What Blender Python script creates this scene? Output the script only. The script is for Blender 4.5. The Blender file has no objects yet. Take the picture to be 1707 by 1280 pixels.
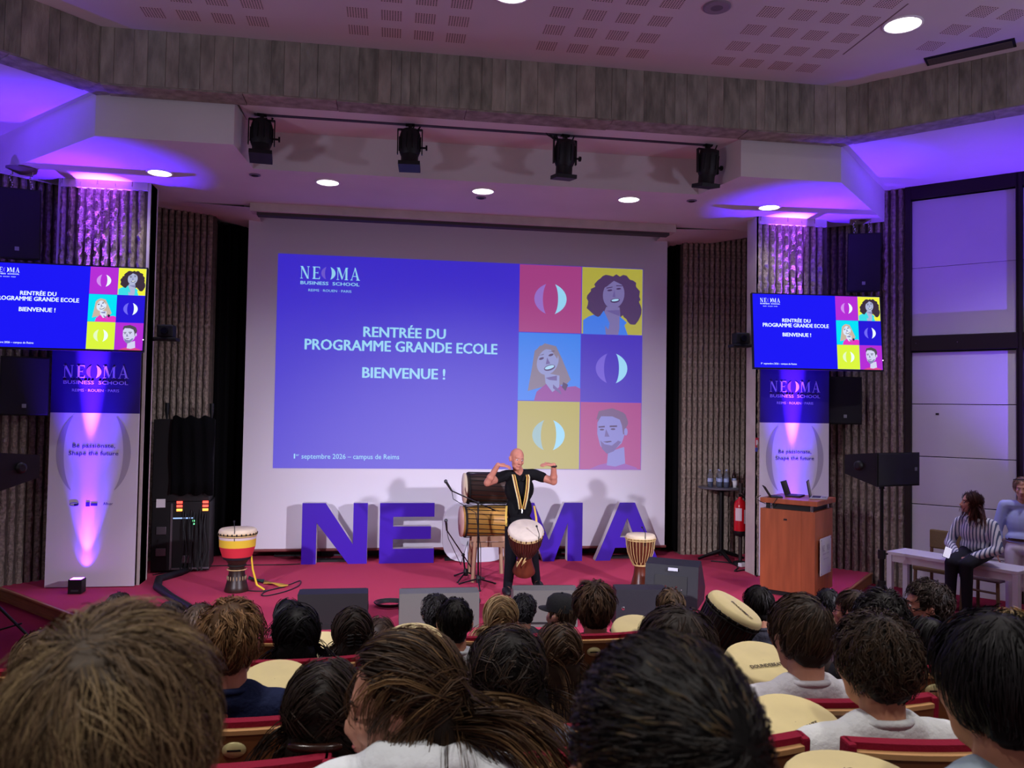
import bpy, bmesh, math, random
import numpy as np
from mathutils import Vector, Matrix, Euler
random.seed(7)
RNG = np.random.default_rng(11)
SC = bpy.context.scene
COL = SC.collection
PI = math.pi
R = math.radians

# ------------------------------------------------------------------ camera
F_PX, IW, IH = 1340.0, 1707, 1280
CAM = Vector((-1.07, 0.0, 2.2))
def cam_axes(yaw, pitch, roll):
    f = Vector((math.sin(yaw)*math.cos(pitch), math.cos(yaw)*math.cos(pitch), math.sin(pitch)))
    r = Vector((math.cos(yaw), -math.sin(yaw), 0)); u = r.cross(f)
    return r*math.cos(roll)+u*math.sin(roll), u*math.cos(roll)-r*math.sin(roll), f
RX, UX, FX = cam_axes(R(8.6), R(1.83), R(.91))
cd = bpy.data.cameras.new('camera'); cam = bpy.data.objects.new('camera', cd); COL.objects.link(cam)
cam.matrix_world = Matrix(((RX.x, UX.x, -FX.x, CAM.x), (RX.y, UX.y, -FX.y, CAM.y), (RX.z, UX.z, -FX.z, CAM.z), (0, 0, 0, 1)))
cd.sensor_fit = 'HORIZONTAL'; cd.sensor_width = 36; cd.lens = 36*F_PX/IW; cd.clip_start = .02
cd.dof.use_dof = True; cd.dof.focus_distance = 8.0; cd.dof.aperture_fstop = 9.0
SC.camera = cam
def ray(px, py): return RX*((px-IW/2)/F_PX) - UX*((py-IH/2)/F_PX) + FX
def at_d(px, py, d): return CAM + ray(px, py)*d
def at_z(px, py, z): r = ray(px, py); return CAM + r*((z-CAM.z)/r.z)
def at_y(px, py, y): r = ray(px, py); return CAM + r*(y/r.y)

# ------------------------------------------------------------------ world, exposure
SC.view_settings.view_transform = 'Standard'; SC.view_settings.look = 'None'
SC.view_settings.gamma = 1; SC.view_settings.use_curve_mapping = False
SC.view_settings.exposure = 0.1
SC.cycles.use_denoising = True
SC.cycles.max_bounces = 6; SC.cycles.diffuse_bounces = 4; SC.cycles.glossy_bounces = 3; SC.cycles.transmission_bounces = 6
SC.cycles.sample_clamp_indirect = 4.0
w = bpy.data.worlds.new('hall_air'); SC.world = w; w.use_nodes = True
w.node_tree.nodes['Background'].inputs[0].default_value = (.60, .55, .60, 1)
w.node_tree.nodes['Background'].inputs[1].default_value = 0.20

def lamp(name, kind, loc, power, color=(1, 1, 1), target=None, size=.1, angle=60, blend=.5):
    l = bpy.data.lights.new(name, kind); l.energy = power; l.color = color
    if kind == 'SPOT': l.spot_size = R(angle); l.spot_blend = blend; l.shadow_soft_size = size
    elif kind == 'AREA': l.shape = 'DISK'; l.size = size
    else: l.shadow_soft_size = size
    o = bpy.data.objects.new(name, l); COL.objects.link(o); o.location = loc
    if target is not None:
        o.rotation_euler = (Vector(target)-Vector(loc)).to_track_quat('-Z', 'Y').to_euler()
    return o
# front-of-house profile spots hung in the hall, out of frame to either side
lamp('front_spot', 'SPOT', (5.7, .6, 3.9), 3800, (.88, .84, 1), (-.8, 11, -.75), .16, 46, 1.0)
lamp('front_spot', 'SPOT', (-5.7, .6, 3.9), 3800, (.88, .84, 1), (.8, 11, -.75), .16, 46, 1.0)
# recessed hall downlights above the audience
for x, y in ((-3, 1), (0, -.6), (3.2, 1), (-1.5, 3.6), (1.7, 3.6)):
    lamp('hall_downlight', 'SPOT', (x, y, 5.85), 330, (1, .94, .9), (x, y, 0), .12, 92, .9)

# unseen fill spots added at the sides throw mauve light up onto the ceiling
for s in (-1, 1):
    lamp('added_ceiling_fill', 'SPOT', (s*6.2, 3.5, 2.6), 250, (.70, .66, 1.0), (s*2.0, 5.5, 5.9), .3, 120, 1.0)
# ------------------------------------------------------------------ colours, materials
def lin(v):
    v /= 255.0
    return v/12.92 if v <= .04045 else ((v+.055)/1.055)**2.4
def C(r, g, b): return (lin(r), lin(g), lin(b), 1)
MATS = {}
def M(name, col, rough=.6, metal=0.0, emit=None, es=0.0, noise=None, bump=None, stretch=(1, 1, 1), spec=.5, coat=0, trans=0, ior=1.45, alpha=1):
    if name in MATS: return MATS[name]
    m = bpy.data.materials.new(name); m.use_nodes = True
    nt = m.node_tree; b = nt.nodes['Principled BSDF']
    b.inputs['Base Color'].default_value = col; b.inputs['Roughness'].default_value = rough; b.inputs['Metallic'].default_value = metal
    b.inputs['Specular IOR Level'].default_value = spec; b.inputs['Coat Weight'].default_value = coat
    b.inputs['Transmission Weight'].default_value = trans; b.inputs['IOR'].default_value = ior; b.inputs['Alpha'].default_value = alpha
    if emit: b.inputs['Emission Color'].default_value = emit; b.inputs['Emission Strength'].default_value = es
    m.diffuse_color = col
    if noise or bump:
        tc = nt.nodes.new('ShaderNodeTexCoord'); mp = nt.nodes.new('ShaderNodeMapping'); mp.inputs['Scale'].default_value = stretch
        nt.links.new(tc.outputs['Object'], mp.inputs['Vector'])
    if noise:
        sc, amt = noise
        n = nt.nodes.new('ShaderNodeTexNoise'); n.inputs['Scale'].default_value = sc; n.inputs['Detail'].default_value = 5
        nt.links.new(mp.outputs[0], n.inputs['Vector'])
        cr = nt.nodes.new('ShaderNodeValToRGB')
        cr.color_ramp.elements[0].position = .3; cr.color_ramp.elements[1].position = .7
        cr.color_ramp.elements[0].color = tuple(c*(1-amt) for c in col[:3])+(1,)
        cr.color_ramp.elements[1].color = tuple(min(1, c*(1+amt)) for c in col[:3])+(1,)
        nt.links.new(n.outputs['Fac'], cr.inputs['Fac']); nt.links.new(cr.outputs['Color'], b.inputs['Base Color'])
    if bump:
        sc, st = bump
        n2 = nt.nodes.new('ShaderNodeTexNoise'); n2.inputs['Scale'].default_value = sc; n2.inputs['Detail'].default_value = 4
        nt.links.new(mp.outputs[0], n2.inputs['Vector'])
        bp = nt.nodes.new('ShaderNodeBump'); bp.inputs['Strength'].default_value = st; bp.inputs['Distance'].default_value = .02
        nt.links.new(n2.outputs['Fac'], bp.inputs['Height']); nt.links.new(bp.outputs[0], b.inputs['Normal'])
    MATS[name] = m
    return m

# ------------------------------------------------------------------ object helpers
def tag(o, label=None, cat=None, group=None, kind=None):
    if label: o['label'] = label
    if cat: o['category'] = cat
    if group: o['group'] = group
    if kind: o['kind'] = kind
    return o
def thing(name, label, cat, loc=(0, 0, 0), rz=0, group=None, kind=None, parent=None):
    o = bpy.data.objects.new(name, None); COL.objects.link(o); o.location = loc; o.rotation_euler = (0, 0, rz)
    o.empty_display_size = .1
    if parent: o.parent = parent
    return tag(o, label, cat, group, kind)
def obj(name, me, parent=None, loc=None, rot=None, mats=None):
    o = bpy.data.objects.new(name, me); COL.objects.link(o)
    if parent: o.parent = parent
    if loc is not None: o.location = loc
    if rot is not None: o.rotation_euler = rot
    if mats:
        for i, m in enumerate(mats):
            if i < len(me.materials): 
                o.material_slots[i].link = 'OBJECT'; o.material_slots[i].material = m
    return o
def copy_tree(o, parent=None):
    c = o.copy(); COL.objects.link(c)
    if parent: c.parent = parent
    for ch in list(o.children): copy_tree(ch, c)
    return c

class MB:
    """collects shapes for ONE mesh"""
    def __init__(s): s.v = []; s.f = []; s.m = []; s.cur = 0; s.sm = []; s.smooth = False
    def add(s, vs, fs, smooth=None):
        n = len(s.v); s.v += [tuple(p) for p in vs]
        for f in fs: s.f.append(tuple(i+n for i in f)); s.m.append(s.cur); s.sm.append(s.smooth if smooth is None else smooth)
        return s
    def box(s, c, d, rot=None, bev=0):
        bm = bmesh.new(); bmesh.ops.create_cube(bm, size=1)
        bmesh.ops.scale(bm, vec=Vector(d), verts=bm.verts)
        if bev: bmesh.ops.bevel(bm, geom=bm.edges[:], offset=bev, segments=2, affect='EDGES', profile=.6)
        mt = Matrix.Translation(Vector(c))
        if rot is not None: mt = mt @ Euler(rot).to_matrix().to_4x4()
        bmesh.ops.transform(bm, matrix=mt, verts=bm.verts)
        bm.verts.index_update()
        s.add([v.co[:] for v in bm.verts], [[v.index for v in f.verts] for f in bm.faces], False); bm.free(); return s
    def b2(s, lo, hi, bev=0):
        lo = Vector(lo); hi = Vector(hi); return s.box((lo+hi)/2, hi-lo, None, bev)
    def tube(s, pts, r, n=8, cap=True):
        pts = [Vector(p) for p in pts]; k = len(pts)
        rs = r if isinstance(r, (list, tuple)) else [r]*k
        vs = []; prev = None
        for i, p in enumerate(pts):
            d = (pts[min(i+1, k-1)]-pts[max(i-1, 0)])
            if d.length < 1e-9: d = Vector((0, 0, 1))
            d.normalize()
            if prev is None:
                a = Vector((0, 0, 1)) if abs(d.z) < .9 else Vector((1, 0, 0))
                u = d.cross(a).normalized()
            else:
                u = (prev - d*prev.dot(d))
                u = u.normalized() if u.length > 1e-6 else d.orthogonal().normalized()
            prev = u; w = d.cross(u)
            for j in range(n):
                t = 2*PI*j/n; vs.append(p+(u*math.cos(t)+w*math.sin(t))*rs[i])
        fs = []
        for i in range(k-1):
            for j in range(n): fs.append((i*n+j, i*n+(j+1) % n, (i+1)*n+(j+1) % n, (i+1)*n+j))
        s.add(vs, fs, True)
        if cap: 
            s.add(vs[:n], [tuple(range(n-1, -1, -1))], False); s.add(vs[-n:], [tuple(range(n))], False)
        return s
    def lathe(s, prof, n=24, mt=None, caps=True, smooth=True):
        vs = []; k = len(prof)
        for (r, z) in prof:
            for j in range(n):
                t = 2*PI*j/n; vs.append(Vector((r*math.cos(t), r*math.sin(t), z)))
        if mt is not None: vs = [mt @ v for v in vs]
        fs = []
        for i in range(k-1):
            for j in range(n): fs.append((i*n+j, i*n+(j+1) % n, (i+1)*n+(j+1) % n, (i+1)*n+j))
        s.add(vs, fs, smooth)
        if caps:
            if prof[0][0] > 1e-5: s.add(vs[:n], [tuple(range(n-1, -1, -1))], False)
            if prof[-1][0] > 1e-5: s.add(vs[-n:], [tuple(range(n))], False)
        return s
    def ell(s, c, r, rot=None, nu=14, nv=10):
        mt = Matrix.Translation(Vector(c))
        if rot is not None: mt = mt @ Euler(rot).to_matrix().to_4x4()
        mt = mt @ Matrix.Diagonal((r[0], r[1], r[2], 1))
        vs = [mt @ Vector((0, 0, -1))]
        for i in range(1, nv):
            p = -PI/2+PI*i/nv
            for j in range(nu):
                t = 2*PI*j/nu; vs.append(mt @ Vector((math.cos(p)*math.cos(t), math.cos(p)*math.sin(t), math.sin(p))))
        vs.append(mt @ Vector((0, 0, 1))); L = len(vs)-1
        fs = [(0, 1+(j+1) % nu, 1+j) for j in range(nu)]
        for i in range(nv-2):
            for j in range(nu): fs.append((1+i*nu+j, 1+i*nu+(j+1) % nu, 1+(i+1)*nu+(j+1) % nu, 1+(i+1)*nu+j))
        o = 1+(nv-2)*nu
        fs += [(o+j, o+(j+1) % nu, L) for j in range(nu)]
        return s.add(vs, fs, True)
    def cap(s, p0, p1, r0, r1, n=10):
        p0 = Vector(p0); p1 = Vector(p1); d = (p1-p0); L = d.length; d.normalize()
        pts = []; rs = []
        for a in (-88, -60, -30): pts.append(p0+d*r0*math.sin(R(a))); rs.append(r0*math.cos(R(a)))
        k = max(2, int(L/.05))
        for i in range(k+1): pts.append(p0.lerp(p1, i/k)); rs.append(r0+(r1-r0)*i/k)
        for a in (30, 60, 88): pts.append(p1+d*r1*math.sin(R(a))); rs.append(r1*math.cos(R(a)))
        return s.tube(pts, rs, n)
    def prism(s, poly, y0, y1):
        """polygon in x,z (counter-clockwise seen from -Y), extruded in y from y0 (front) to y1"""
        n = len(poly)
        vs = [(x, y0, z) for x, z in poly]+[(x, y1, z) for x, z in poly]
        fs = [tuple(range(n)), tuple(range(2*n-1, n-1, -1))]
        for i in range(n): j = (i+1) % n; fs.append((j, i, n+i, n+j))
        return s.add(vs, fs, False)
    def flat(s, poly, y): return s.add([(x, y, z) for x, z in poly], [tuple(range(len(poly)))], False)
    def xf(s, mt): s.v = [tuple(mt @ Vector(p)) for p in s.v]; return s
    def mesh(s, name, mats):
        me = bpy.data.meshes.new(name); me.from_pydata(s.v, [], s.f)
        for m in (mats if isinstance(mats, (list, tuple)) else [mats]): me.materials.append(m)
        me.polygons.foreach_set('material_index', s.m); me.polygons.foreach_set('use_smooth', s.sm); me.update()
        return me
    def build(s, name, mats, parent=None, loc=None, rot=None):
        return obj(name, s.mesh(name, mats), parent, loc, rot)
def tri_poly(mb, poly, y):
    """concave polygon in x,z triangulated"""
    from mathutils.geometry import tessellate_polygon
    t = tessellate_polygon([[Vector((x, z, 0)) for x, z in poly]])
    return mb.add([(x, y, z) for x, z in poly], [tuple(q) for q in t], False)
def tri_prism(mb, poly, y0, y1):
    from mathutils.geometry import tessellate_polygon
    t = [tuple(q) for q in tessellate_polygon([[Vector((x, z, 0)) for x, z in poly]])]
    n = len(poly)
    vs = [(x, y0, z) for x, z in poly]+[(x, y1, z) for x, z in poly]
    fs = t+[tuple(i+n for i in reversed(q)) for q in t]
    for i in range(n): j = (i+1) % n; fs.append((j, i, n+i, n+j))
    return mb.add(vs, fs, False)
def ellipse(cx, cz, rx, rz, n=24, a0=0, a1=360, rot=0):
    out = []
    for i in range(n if a1-a0 >= 360 else n+1):
        t = R(a0+(a1-a0)*i/n); x = rx*math.cos(t); z = rz*math.sin(t)
        out.append((cx+x*math.cos(rot)-z*math.sin(rot), cz+x*math.sin(rot)+z*math.cos(rot)))
    return out
TXT = {}
def text_pts(s, bold=0.0):
    """unit-height text as (verts, faces, width); baseline at 0, centred in x"""
    k = (s, bold)
    if k in TXT: return TXT[k]
    cu = bpy.data.curves.new('t', 'FONT'); cu.body = s; cu.size = 1; cu.offset = bold; cu.resolution_u = 2; cu.align_x = 'CENTER'
    o = bpy.data.objects.new('t', cu); COL.objects.link(o)
    dg = bpy.context.evaluated_depsgraph_get(); ev = o.evaluated_get(dg); me = ev.to_mesh()
    vs = [(v.co.x, v.co.y) for v in me.vertices]; fs = [tuple(p.vertices) for p in me.polygons]
    ev.to_mesh_clear(); bpy.data.objects.remove(o); bpy.data.curves.remove(cu)
    w = max(x for x, _ in vs)-min(x for x, _ in vs); x0 = (max(x for x, _ in vs)+min(x for x, _ in vs))/2
    TXT[k] = ([(x-x0, z) for x, z in vs], fs, w); return TXT[k]
def text_into(mb, s, cx, z, width, height, y, bold=0.0):
    """text fitted to a width, cap height given, in the x,z plane facing -Y"""
    vs, fs, w = text_pts(s, 0.0); sx = width/(w+2*bold); sz = height/.73
    for k, (a, b) in enumerate(((0, 0),) if not bold else ((0, 0), (-bold, 0), (bold, 0), (-bold*.5, bold*.45), (bold*.5, bold*.45), (-bold*.5, -bold*.3), (bold*.5, -bold*.3))):
        mb.add([(cx+(x+a)*sx, y-k*.0003, z+(v+b)*sz) for x, v in vs], fs, False)
    return mb
# ------------------------------------------------------------------ setting materials
concrete = M('board_formed_concrete', C(142, 138, 124), .92, noise=(7.0, .34), bump=(26, .6), stretch=(1.4, 1.4, .45))
concrete2 = M('board_formed_concrete_dark', C(130, 126, 112), .92, noise=(8.5, .40), bump=(26, .6), stretch=(1.4, 1.4, .4))
concrete3 = M('board_formed_concrete_pale', C(149, 141, 127), .92, noise=(6.0, .32), bump=(26, .6), stretch=(1.4, 1.4, .5))
ribm = M('hammered_concrete', C(150, 136, 122), .9, noise=(26, .45), bump=(60, .9))
ribback = M('concrete_groove', C(86, 76, 68), .95, noise=(12, .3), bump=(40, .5))
plaster = M('white_plaster', C(214, 208, 204), .85, noise=(1.2, .05), bump=(30, .05))
plaster2 = M('edge_plaster', C(196, 186, 178), .85, noise=(4, .1), bump=(30, .1))
ceilm = M('ceiling_plaster', C(200, 190, 192), .9, noise=(.9, .05))
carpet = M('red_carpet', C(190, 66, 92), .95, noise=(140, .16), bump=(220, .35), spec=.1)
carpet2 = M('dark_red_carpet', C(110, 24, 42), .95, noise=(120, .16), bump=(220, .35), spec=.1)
woodr = M('riser_oak', C(150, 96, 62), .45, noise=(6, .22), stretch=(.5, .5, 9))
black = M('black_plastic', C(14, 14, 17), .55)
blackm = M('black_metal', C(16, 16, 18), .4, .3)
blackf = M('black_cloth', C(10, 10, 12), .95, bump=(60, .3), spec=.1)
bronze = M('bronze_window_frame', C(40, 28, 28), .4, .5)
blindm = M('white_blind_fabric', C(205, 200, 205), .8, noise=(.8, .05), bump=(3, .12))
chrome = M('chrome', C(210, 210, 215), .18, 1.0)
white = M('white_lacquer', C(235, 232, 235), .4)

def struct(name, mb, m, parent=None):
    o = mb.build(name, m, parent)
    if parent is None: o['kind'] = 'structure'
    return o
# ---- floors: stage and raked hall
HZ = -.15
SE = [(-8.2, 13.4), (-8.2, 13.0), (-5.39, 10.22), (-4.11, 8.86), (-2.85, 7.6), (2.85, 7.6), (4.11, 8.86), (5.39, 10.22), (8.2, 13.0), (8.2, 13.4)]
mb = MB(); n = len(SE)
mb.add([(x, y, 0) for x, y in SE]+[(x, y, -.3) for x, y in SE], [tuple(range(n)), tuple(range(2*n-1, n-1, -1))]+[((i+1) % n, i, n+i, n+(i+1) % n) for i in range(n)])
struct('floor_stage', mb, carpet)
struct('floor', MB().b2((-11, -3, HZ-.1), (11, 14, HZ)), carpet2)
# wooden riser boards along the stage edge with a rounded nosing
tr = MB(); nos = MB(); ti = 0
for i in range(1, n-2):
    a = Vector((SE[i][0], SE[i][1], 0)); b = Vector((SE[i+1][0], SE[i+1][1], 0)); d = (b-a); L = d.length; ang = math.atan2(d.y, d.x); d.normalize()
    nrm = Vector((d.y, -d.x, 0)); c = (a+b)/2+nrm*.014
    ti += 1
    t = MB().box((0, 0, -.128), (L+.02, .024, .236), None, .003).build('trim_%d' % ti, woodr, None, c, (0, 0, ang)); t['kind'] = 'structure'
    MB().box((0, -.004, -.012), (L+.03, .036, .026), None, .008).build('nosing', M('oak_nosing', C(170, 112, 76), .4, noise=(6, .2), stretch=(.5, .5, 9)), t)
# tiers of the raked auditorium
TIERS = [(4.15, 5.5, -.08), (3.36, 4.15, .05), (2.78, 3.36, .2), (2.2, 2.78, .36), (1.72, 2.2, .47), (1.02, 1.72, .6), (-1.6, 1.02, .76)]
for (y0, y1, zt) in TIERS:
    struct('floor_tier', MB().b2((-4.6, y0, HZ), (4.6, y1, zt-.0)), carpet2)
def tier_z(y):
    for (y0, y1, zt) in TIERS:
        if y0 <= y < y1: return zt
    return HZ

# ---- ceiling, board-marked ring beam
CZ, BZ, OZ, SZ = 5.9, 5.34, 5.36, 4.92
struct('ceiling', MB().b2((-9, -3, CZ), (9, 9.3, CZ+.1)), ceilm)
ceil = bpy.data.objects['ceiling']
ringm = []
def beam(name, a, b, seed):
    a = Vector(a); b = Vector(b); d = b-a; L = d.length; ang = math.atan2(d.y, d.x)
    o = struct(name, MB().b2((0, .012, BZ), (L, .32, CZ)), concrete); o.location = (a.x, a.y, 0); o.rotation_euler = (0, 0, ang)
    rnd = random.Random(seed); x = 0
    while x < L-.02:
        wd = min(rnd.uniform(.09, .24), L-x); t = rnd.uniform(.002, .009)
        MB().b2((x+.002, .012-t, BZ+.0+rnd.uniform(0, .004)), (x+wd-.002, .014, CZ-.001)).build('board_mark', rnd.choice([concrete, concrete, concrete2, concrete3]), o)
        x += wd
    # underside pour joints
    x = 0
    while x < L-.02:
        wd = min(rnd.uniform(.9, 1.7), L-x)
        MB().b2((x+.004, .02, BZ-rnd.uniform(.004, .012)), (x+wd-.004, .318, BZ+.002)).build('soffit_board', rnd.choice([concrete, concrete3]), o); x += wd
    return o
BX, BY = 3.95, 8.3
beam('beam_front', (-BX, BY), (BX, BY), 3)
beam('beam_right', (BX, BY), (BX+3.4, BY-3.4), 4)
bl = beam('beam_left', (-BX-3.4, BY-3.4), (-BX, BY), 5)
for s in (-1, 1):
    k = [(s*3.95, 8.3), (s*4.176, 8.526), (s*4.1, 8.66), (s*3.95, 8.62)]; k = k if s > 0 else k[::-1]
    struct('beam_corner', MB().add([(x, y, BZ) for x, y in k]+[(x, y, CZ) for x, y in k], [(3, 2, 1, 0), (4, 5, 6, 7)]+[(i, (i+1) % 4, 4+(i+1) % 4, 4+i) for i in range(4)]), concrete)
# perforated squares let into the acoustic ceiling
pm = bpy.data.materials.new('perforated_plaster'); pm.use_nodes = True; nt = pm.node_tree; pb = nt.nodes['Principled BSDF']; pb.inputs['Roughness'].default_value = .9
tc = nt.nodes.new('ShaderNodeTexCoord'); sm_ = nt.nodes.new('ShaderNodeVectorMath'); sm_.operation = 'SCALE'; sm_.inputs['Scale'].default_value = 40
fr = nt.nodes.new('ShaderNodeVectorMath'); fr.operation = 'FRACTION'; sb = nt.nodes.new('ShaderNodeVectorMath'); sb.operation = 'SUBTRACT'; sb.inputs[1].default_value = (.5, .5, 0)
ml = nt.nodes.new('ShaderNodeVectorMath'); ml.operation = 'MULTIPLY'; ml.inputs[1].default_value = (1, 1, 0)
ln = nt.nodes.new('ShaderNodeVectorMath'); ln.operation = 'LENGTH'; lt = nt.nodes.new('ShaderNodeMath'); lt.operation = 'LESS_THAN'; lt.inputs[1].default_value = .3
mx = nt.nodes.new('ShaderNodeMix'); mx.data_type = 'RGBA'; mx.inputs['A'].default_value = C(205, 186, 184); mx.inputs['B'].default_value = C(50, 40, 42)
for a_, b_ in ((tc.outputs['Object'], sm_.inputs[0]), (sm_.outputs[0], fr.inputs[0]), (fr.outputs[0], sb.inputs[0]), (sb.outputs[0], ml.inputs[0]), (ml.outputs[0], ln.inputs[0]), (ln.outputs['Value'], lt.inputs[0]), (lt.outputs[0], mx.inputs['Factor']), (mx.outputs['Result'], pb.inputs['Base Color'])): nt.links.new(a_, b_)
pme = MB().b2((-.1, -.1, -.002), (.1, .1, .0)).mesh('perforated_patch', pm)
for gx in (-5.2, -3.36, -1.45, .43, 2.32, 4.2):
    for i in range(4):
        for j in range(9):
            x = gx+i*.318; y = 7.92-j*.352
            if abs(x) > 3.6+(8.0-y)*.9: continue
            if 3.45 < x < 4.2 and y > 6.5: continue
            obj('perforated_patch', pme, ceil, (x, y, CZ))
# access hatch joint and ceiling loudspeaker, grille
MB().b2((3.45, 6.5, CZ-.003), (3.462, 7.55, CZ)).build('panel_joint', M('joint_shadow', C(120, 100, 100), .9), ceil)
v = MB()
for k in range(5): v.box((0, k*.035, -.004), (.75, .018, .012), (R(25), 0, 0))
vo = thing('air_vent', 'slatted air vent in the ceiling above the concrete beam', 'vent', (4.62, 7.22, CZ-.01), R(-45))
MB().box((0, .07, .006), (.8, .22, .008)).build('backing', black, vo)
for k in range(5): MB().box((0, k*.035, -.004), (.75, .02, .01), (R(25), 0, 0)).build('slat', M('vent_slat', C(90, 80, 80), .6), vo)

# ---- dropped soffit over the stage (three white boxes) with its sloped cheeks
def poly_box(name, pts, z0, z1, m, parent=None):
    k = len(pts)
    return struct(name, MB().add([(x, y, z0) for x, y in pts]+[(x, y, z1) for x, y in pts], [tuple(range(k-1, -1, -1)), tuple(range(k, 2*k))]+[(i, (i+1) % k, k+(i+1) % k, k+i) for i in range(k)]), m, parent)
poly_box('ceiling_soffit', [(-5.74, 10.3), (-4.1, 8.66), (-2.74, 8.66), (-2.68, 9.5), (2.68, 9.5), (2.86, 8.66), (4.1, 8.66), (5.74, 10.3), (4.6, 11.3), (-4.6, 11.3)], SZ, OZ+.02, plaster)
soff = bpy.data.objects['ceiling_soffit']
struct('ceiling_recess', MB().b2((-2.7, 8.55, OZ), (2.9, 9.6, OZ+.05)), plaster)
struct('trim_20', MB().b2((-2.98, 11.1, SZ-.11), (2.98, 11.32, SZ+.02)), plaster2)
MB().b2((-2.9, 11.16, SZ-.15), (2.9, 11.3, SZ-.11)).build('screen_slot', M('slot_shadow', C(70, 64, 66), .8), bpy.data.objects['trim_20'])
# outer ceiling behind the ring beam
mb = MB(); mb.add([(x, y, OZ) for x, y in ((4.05, 8.62), (9.5, 3.1), (9.5, 7.5), (5.6, 11.4), (4.4, 11.4))], [(4, 3, 2, 1, 0)]); struct('ceiling_outer', mb, plaster)
mb = MB(); mb.add([(-x, y, OZ) for x, y in ((4.05, 8.62), (9.5, 3.1), (9.5, 7.5), (5.6, 11.4), (4.4, 11.4))], [(0, 1, 2, 3, 4)]); struct('ceiling_outer', mb, plaster)
struct('ceiling_slab', MB().b2((-10, 3, CZ+.1), (10, 14, CZ+.2)), plaster)
# sloping white ceilings beside the screen
for s in (-1, 1):
    mb = MB(); q = [(s*4.62, 11.25, SZ+.02), (s*2.95, 11.25, SZ-.03), (s*2.95, 12.9, SZ-.14), (s*4.62, 12.05, SZ+.1)]
    mb.add(q, [(0, 1, 2, 3) if s > 0 else (3, 2, 1, 0)]); struct('ceiling_slope', mb, plaster)

# ---- ribbed hammered-concrete walls
RIBS = {}
def rib_mesh(h, k):
    key = (round(h, 2), k)
    if key in RIBS: return RIBS[key]
    rnd = np.random.default_rng(int(h*100)+k*17)
    nz = int(h/.055); zs = np.linspace(0, h, nz+1); mb = MB(); vs = []
    for z in zs:
        a, b_, c_ = rnd.normal(0, .006, 3)
        vs += [(-.036, .004, z), (-.024+a, -.032+b_*.8, z), (.004+a, -.046+b_, z), (.026+c_, -.030+c_*.6, z), (.036, .004, z)]
    fs = []
    for i in range(nz):
        for j in range(4): fs.append((i*5+j, i*5+j+1, (i+1)*5+j+1, (i+1)*5+j))
    mb.add(vs, fs, False); RIBS[key] = mb.mesh('rib', ribm); return RIBS[key]
def rib_wall(name, a, b, z0, z1, t=.2, pitch=.1, m=None, off=0.0):
    """wall whose ribbed face is on the right-hand side going from a to b (towards the hall)"""
    a = Vector((a[0], a[1], 0)); b = Vector((b[0], b[1], 0)); d = b-a; L = d.length; ang = math.atan2(d.y, d.x)
    o = struct(name, MB().b2((0, 0, z0), (L, t, z1)), m or ribback); o.location = a; o.rotation_euler = (0, 0, ang)
    k = 0; x = pitch*.5+off
    while x < L-.03:
        obj('rib', rib_mesh(z1-z0, k % 4), o, (x, 0, z0)); x += pitch; k += 1
    return o
for s, nm in ((-1, 'left'), (1, 'right')):
    # stage-back panel, its dark return behind the screen
    a, b = ((-4.95, 12.0), (-3.6, 12.0)) if s < 0 else ((3.42, 12.0), (4.95, 12.0))
    rib_wall('wall_stage_'+nm, a, b, 0, 5.05, .25, .088)
    # column carrying banner and monitor
    x0, x1 = (-5.1, -4.04) if s < 0 else (3.88, 4.94)
    o = rib_wall('column_'+nm, (x0, 10.42), (x1, 10.42), 0, SZ, .25, .1)
    MB().b2((0, -.03, 0), (.03, .25, SZ)).build('smooth_edge', plaster2, o)
    MB().b2((x1-x0-.03, -.03, 0), (x1-x0+.0, .3, SZ)).build('smooth_edge', plaster2, o) if s < 0 else MB().b2((-.002, -.03, 0), (.06, .26, SZ)).build('smooth_edge', plaster2, o)
    MB().box((.53, -.02, SZ-.05), (1.0, .06, .1)).build('capital_strip', plaster2, o)
# long diagonal walls (X+Y = 16.1)
rib_wall('wall_right', (4.75, 11.35), (5.98, 10.12), HZ, OZ, .2, .1)
rib_wall('wall_left', (-8.0, 8.1), (-4.75, 11.35), HZ, OZ, .2, .1)
struct('wall_back', MB().b2((-5, 13.0, -.1), (5, 13.2, 5.6)), M('dark_rear_wall', C(60, 54, 54), .9))
# window wall on the right diagonal
wl = struct('wall_window', MB().b2((0, .1, HZ), (4.5, .3, OZ)), plaster2); wl.location = (5.97, 10.13, 0); wl.rotation_euler = (0, 0, R(-45))
for k in range(2):
    o = struct('window_%d' % (k+1), MB().b2((0, .05, HZ+.0), (1.36, .09, OZ)), M('dark_glass', C(20, 18, 26), .1)); x0 = k*1.30
    o.location = wl.location + Vector((math.cos(R(-45)), math.sin(R(-45)), 0))*x0; o.rotation_euler = wl.rotation_euler
    for nm, lo, hi in (('frame_post', (-.02, -.06, HZ), (.055, .06, OZ)), ('frame_head', (.055, -.06, 5.18), (1.30, .06, OZ)), ('transom', (.055, -.07, 3.09), (1.30, .06, 3.29)), ('frame_post', (1.285, -.06, HZ), (1.32, .06, OZ))):
        MB().b2(lo, hi, .006).build(nm, bronze, o)
    for zz, hh in ((3.30, .93), (4.235, .93)): MB().b2((.06, .0, zz), (1.28, .02, zz+hh), .004).build('blind_panel', blindm, o)
    for zz, hh in ((-.2, .55), (.36, .64), (1.01, .64), (1.66, .7), (2.37, .70)): MB().b2((.06, -.005, zz), (1.28, .02, zz+hh), .006).build('blind_panel', blindm, o)
    MB().cap((.12, -.075, 3.19), (.121, -.075, 3.19), .006, .006).build('stud', chrome, o)
    MB().cap((.62, -.075, 3.19), (.621, -.075, 3.19), .006, .006).build('stud', chrome, o)
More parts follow.
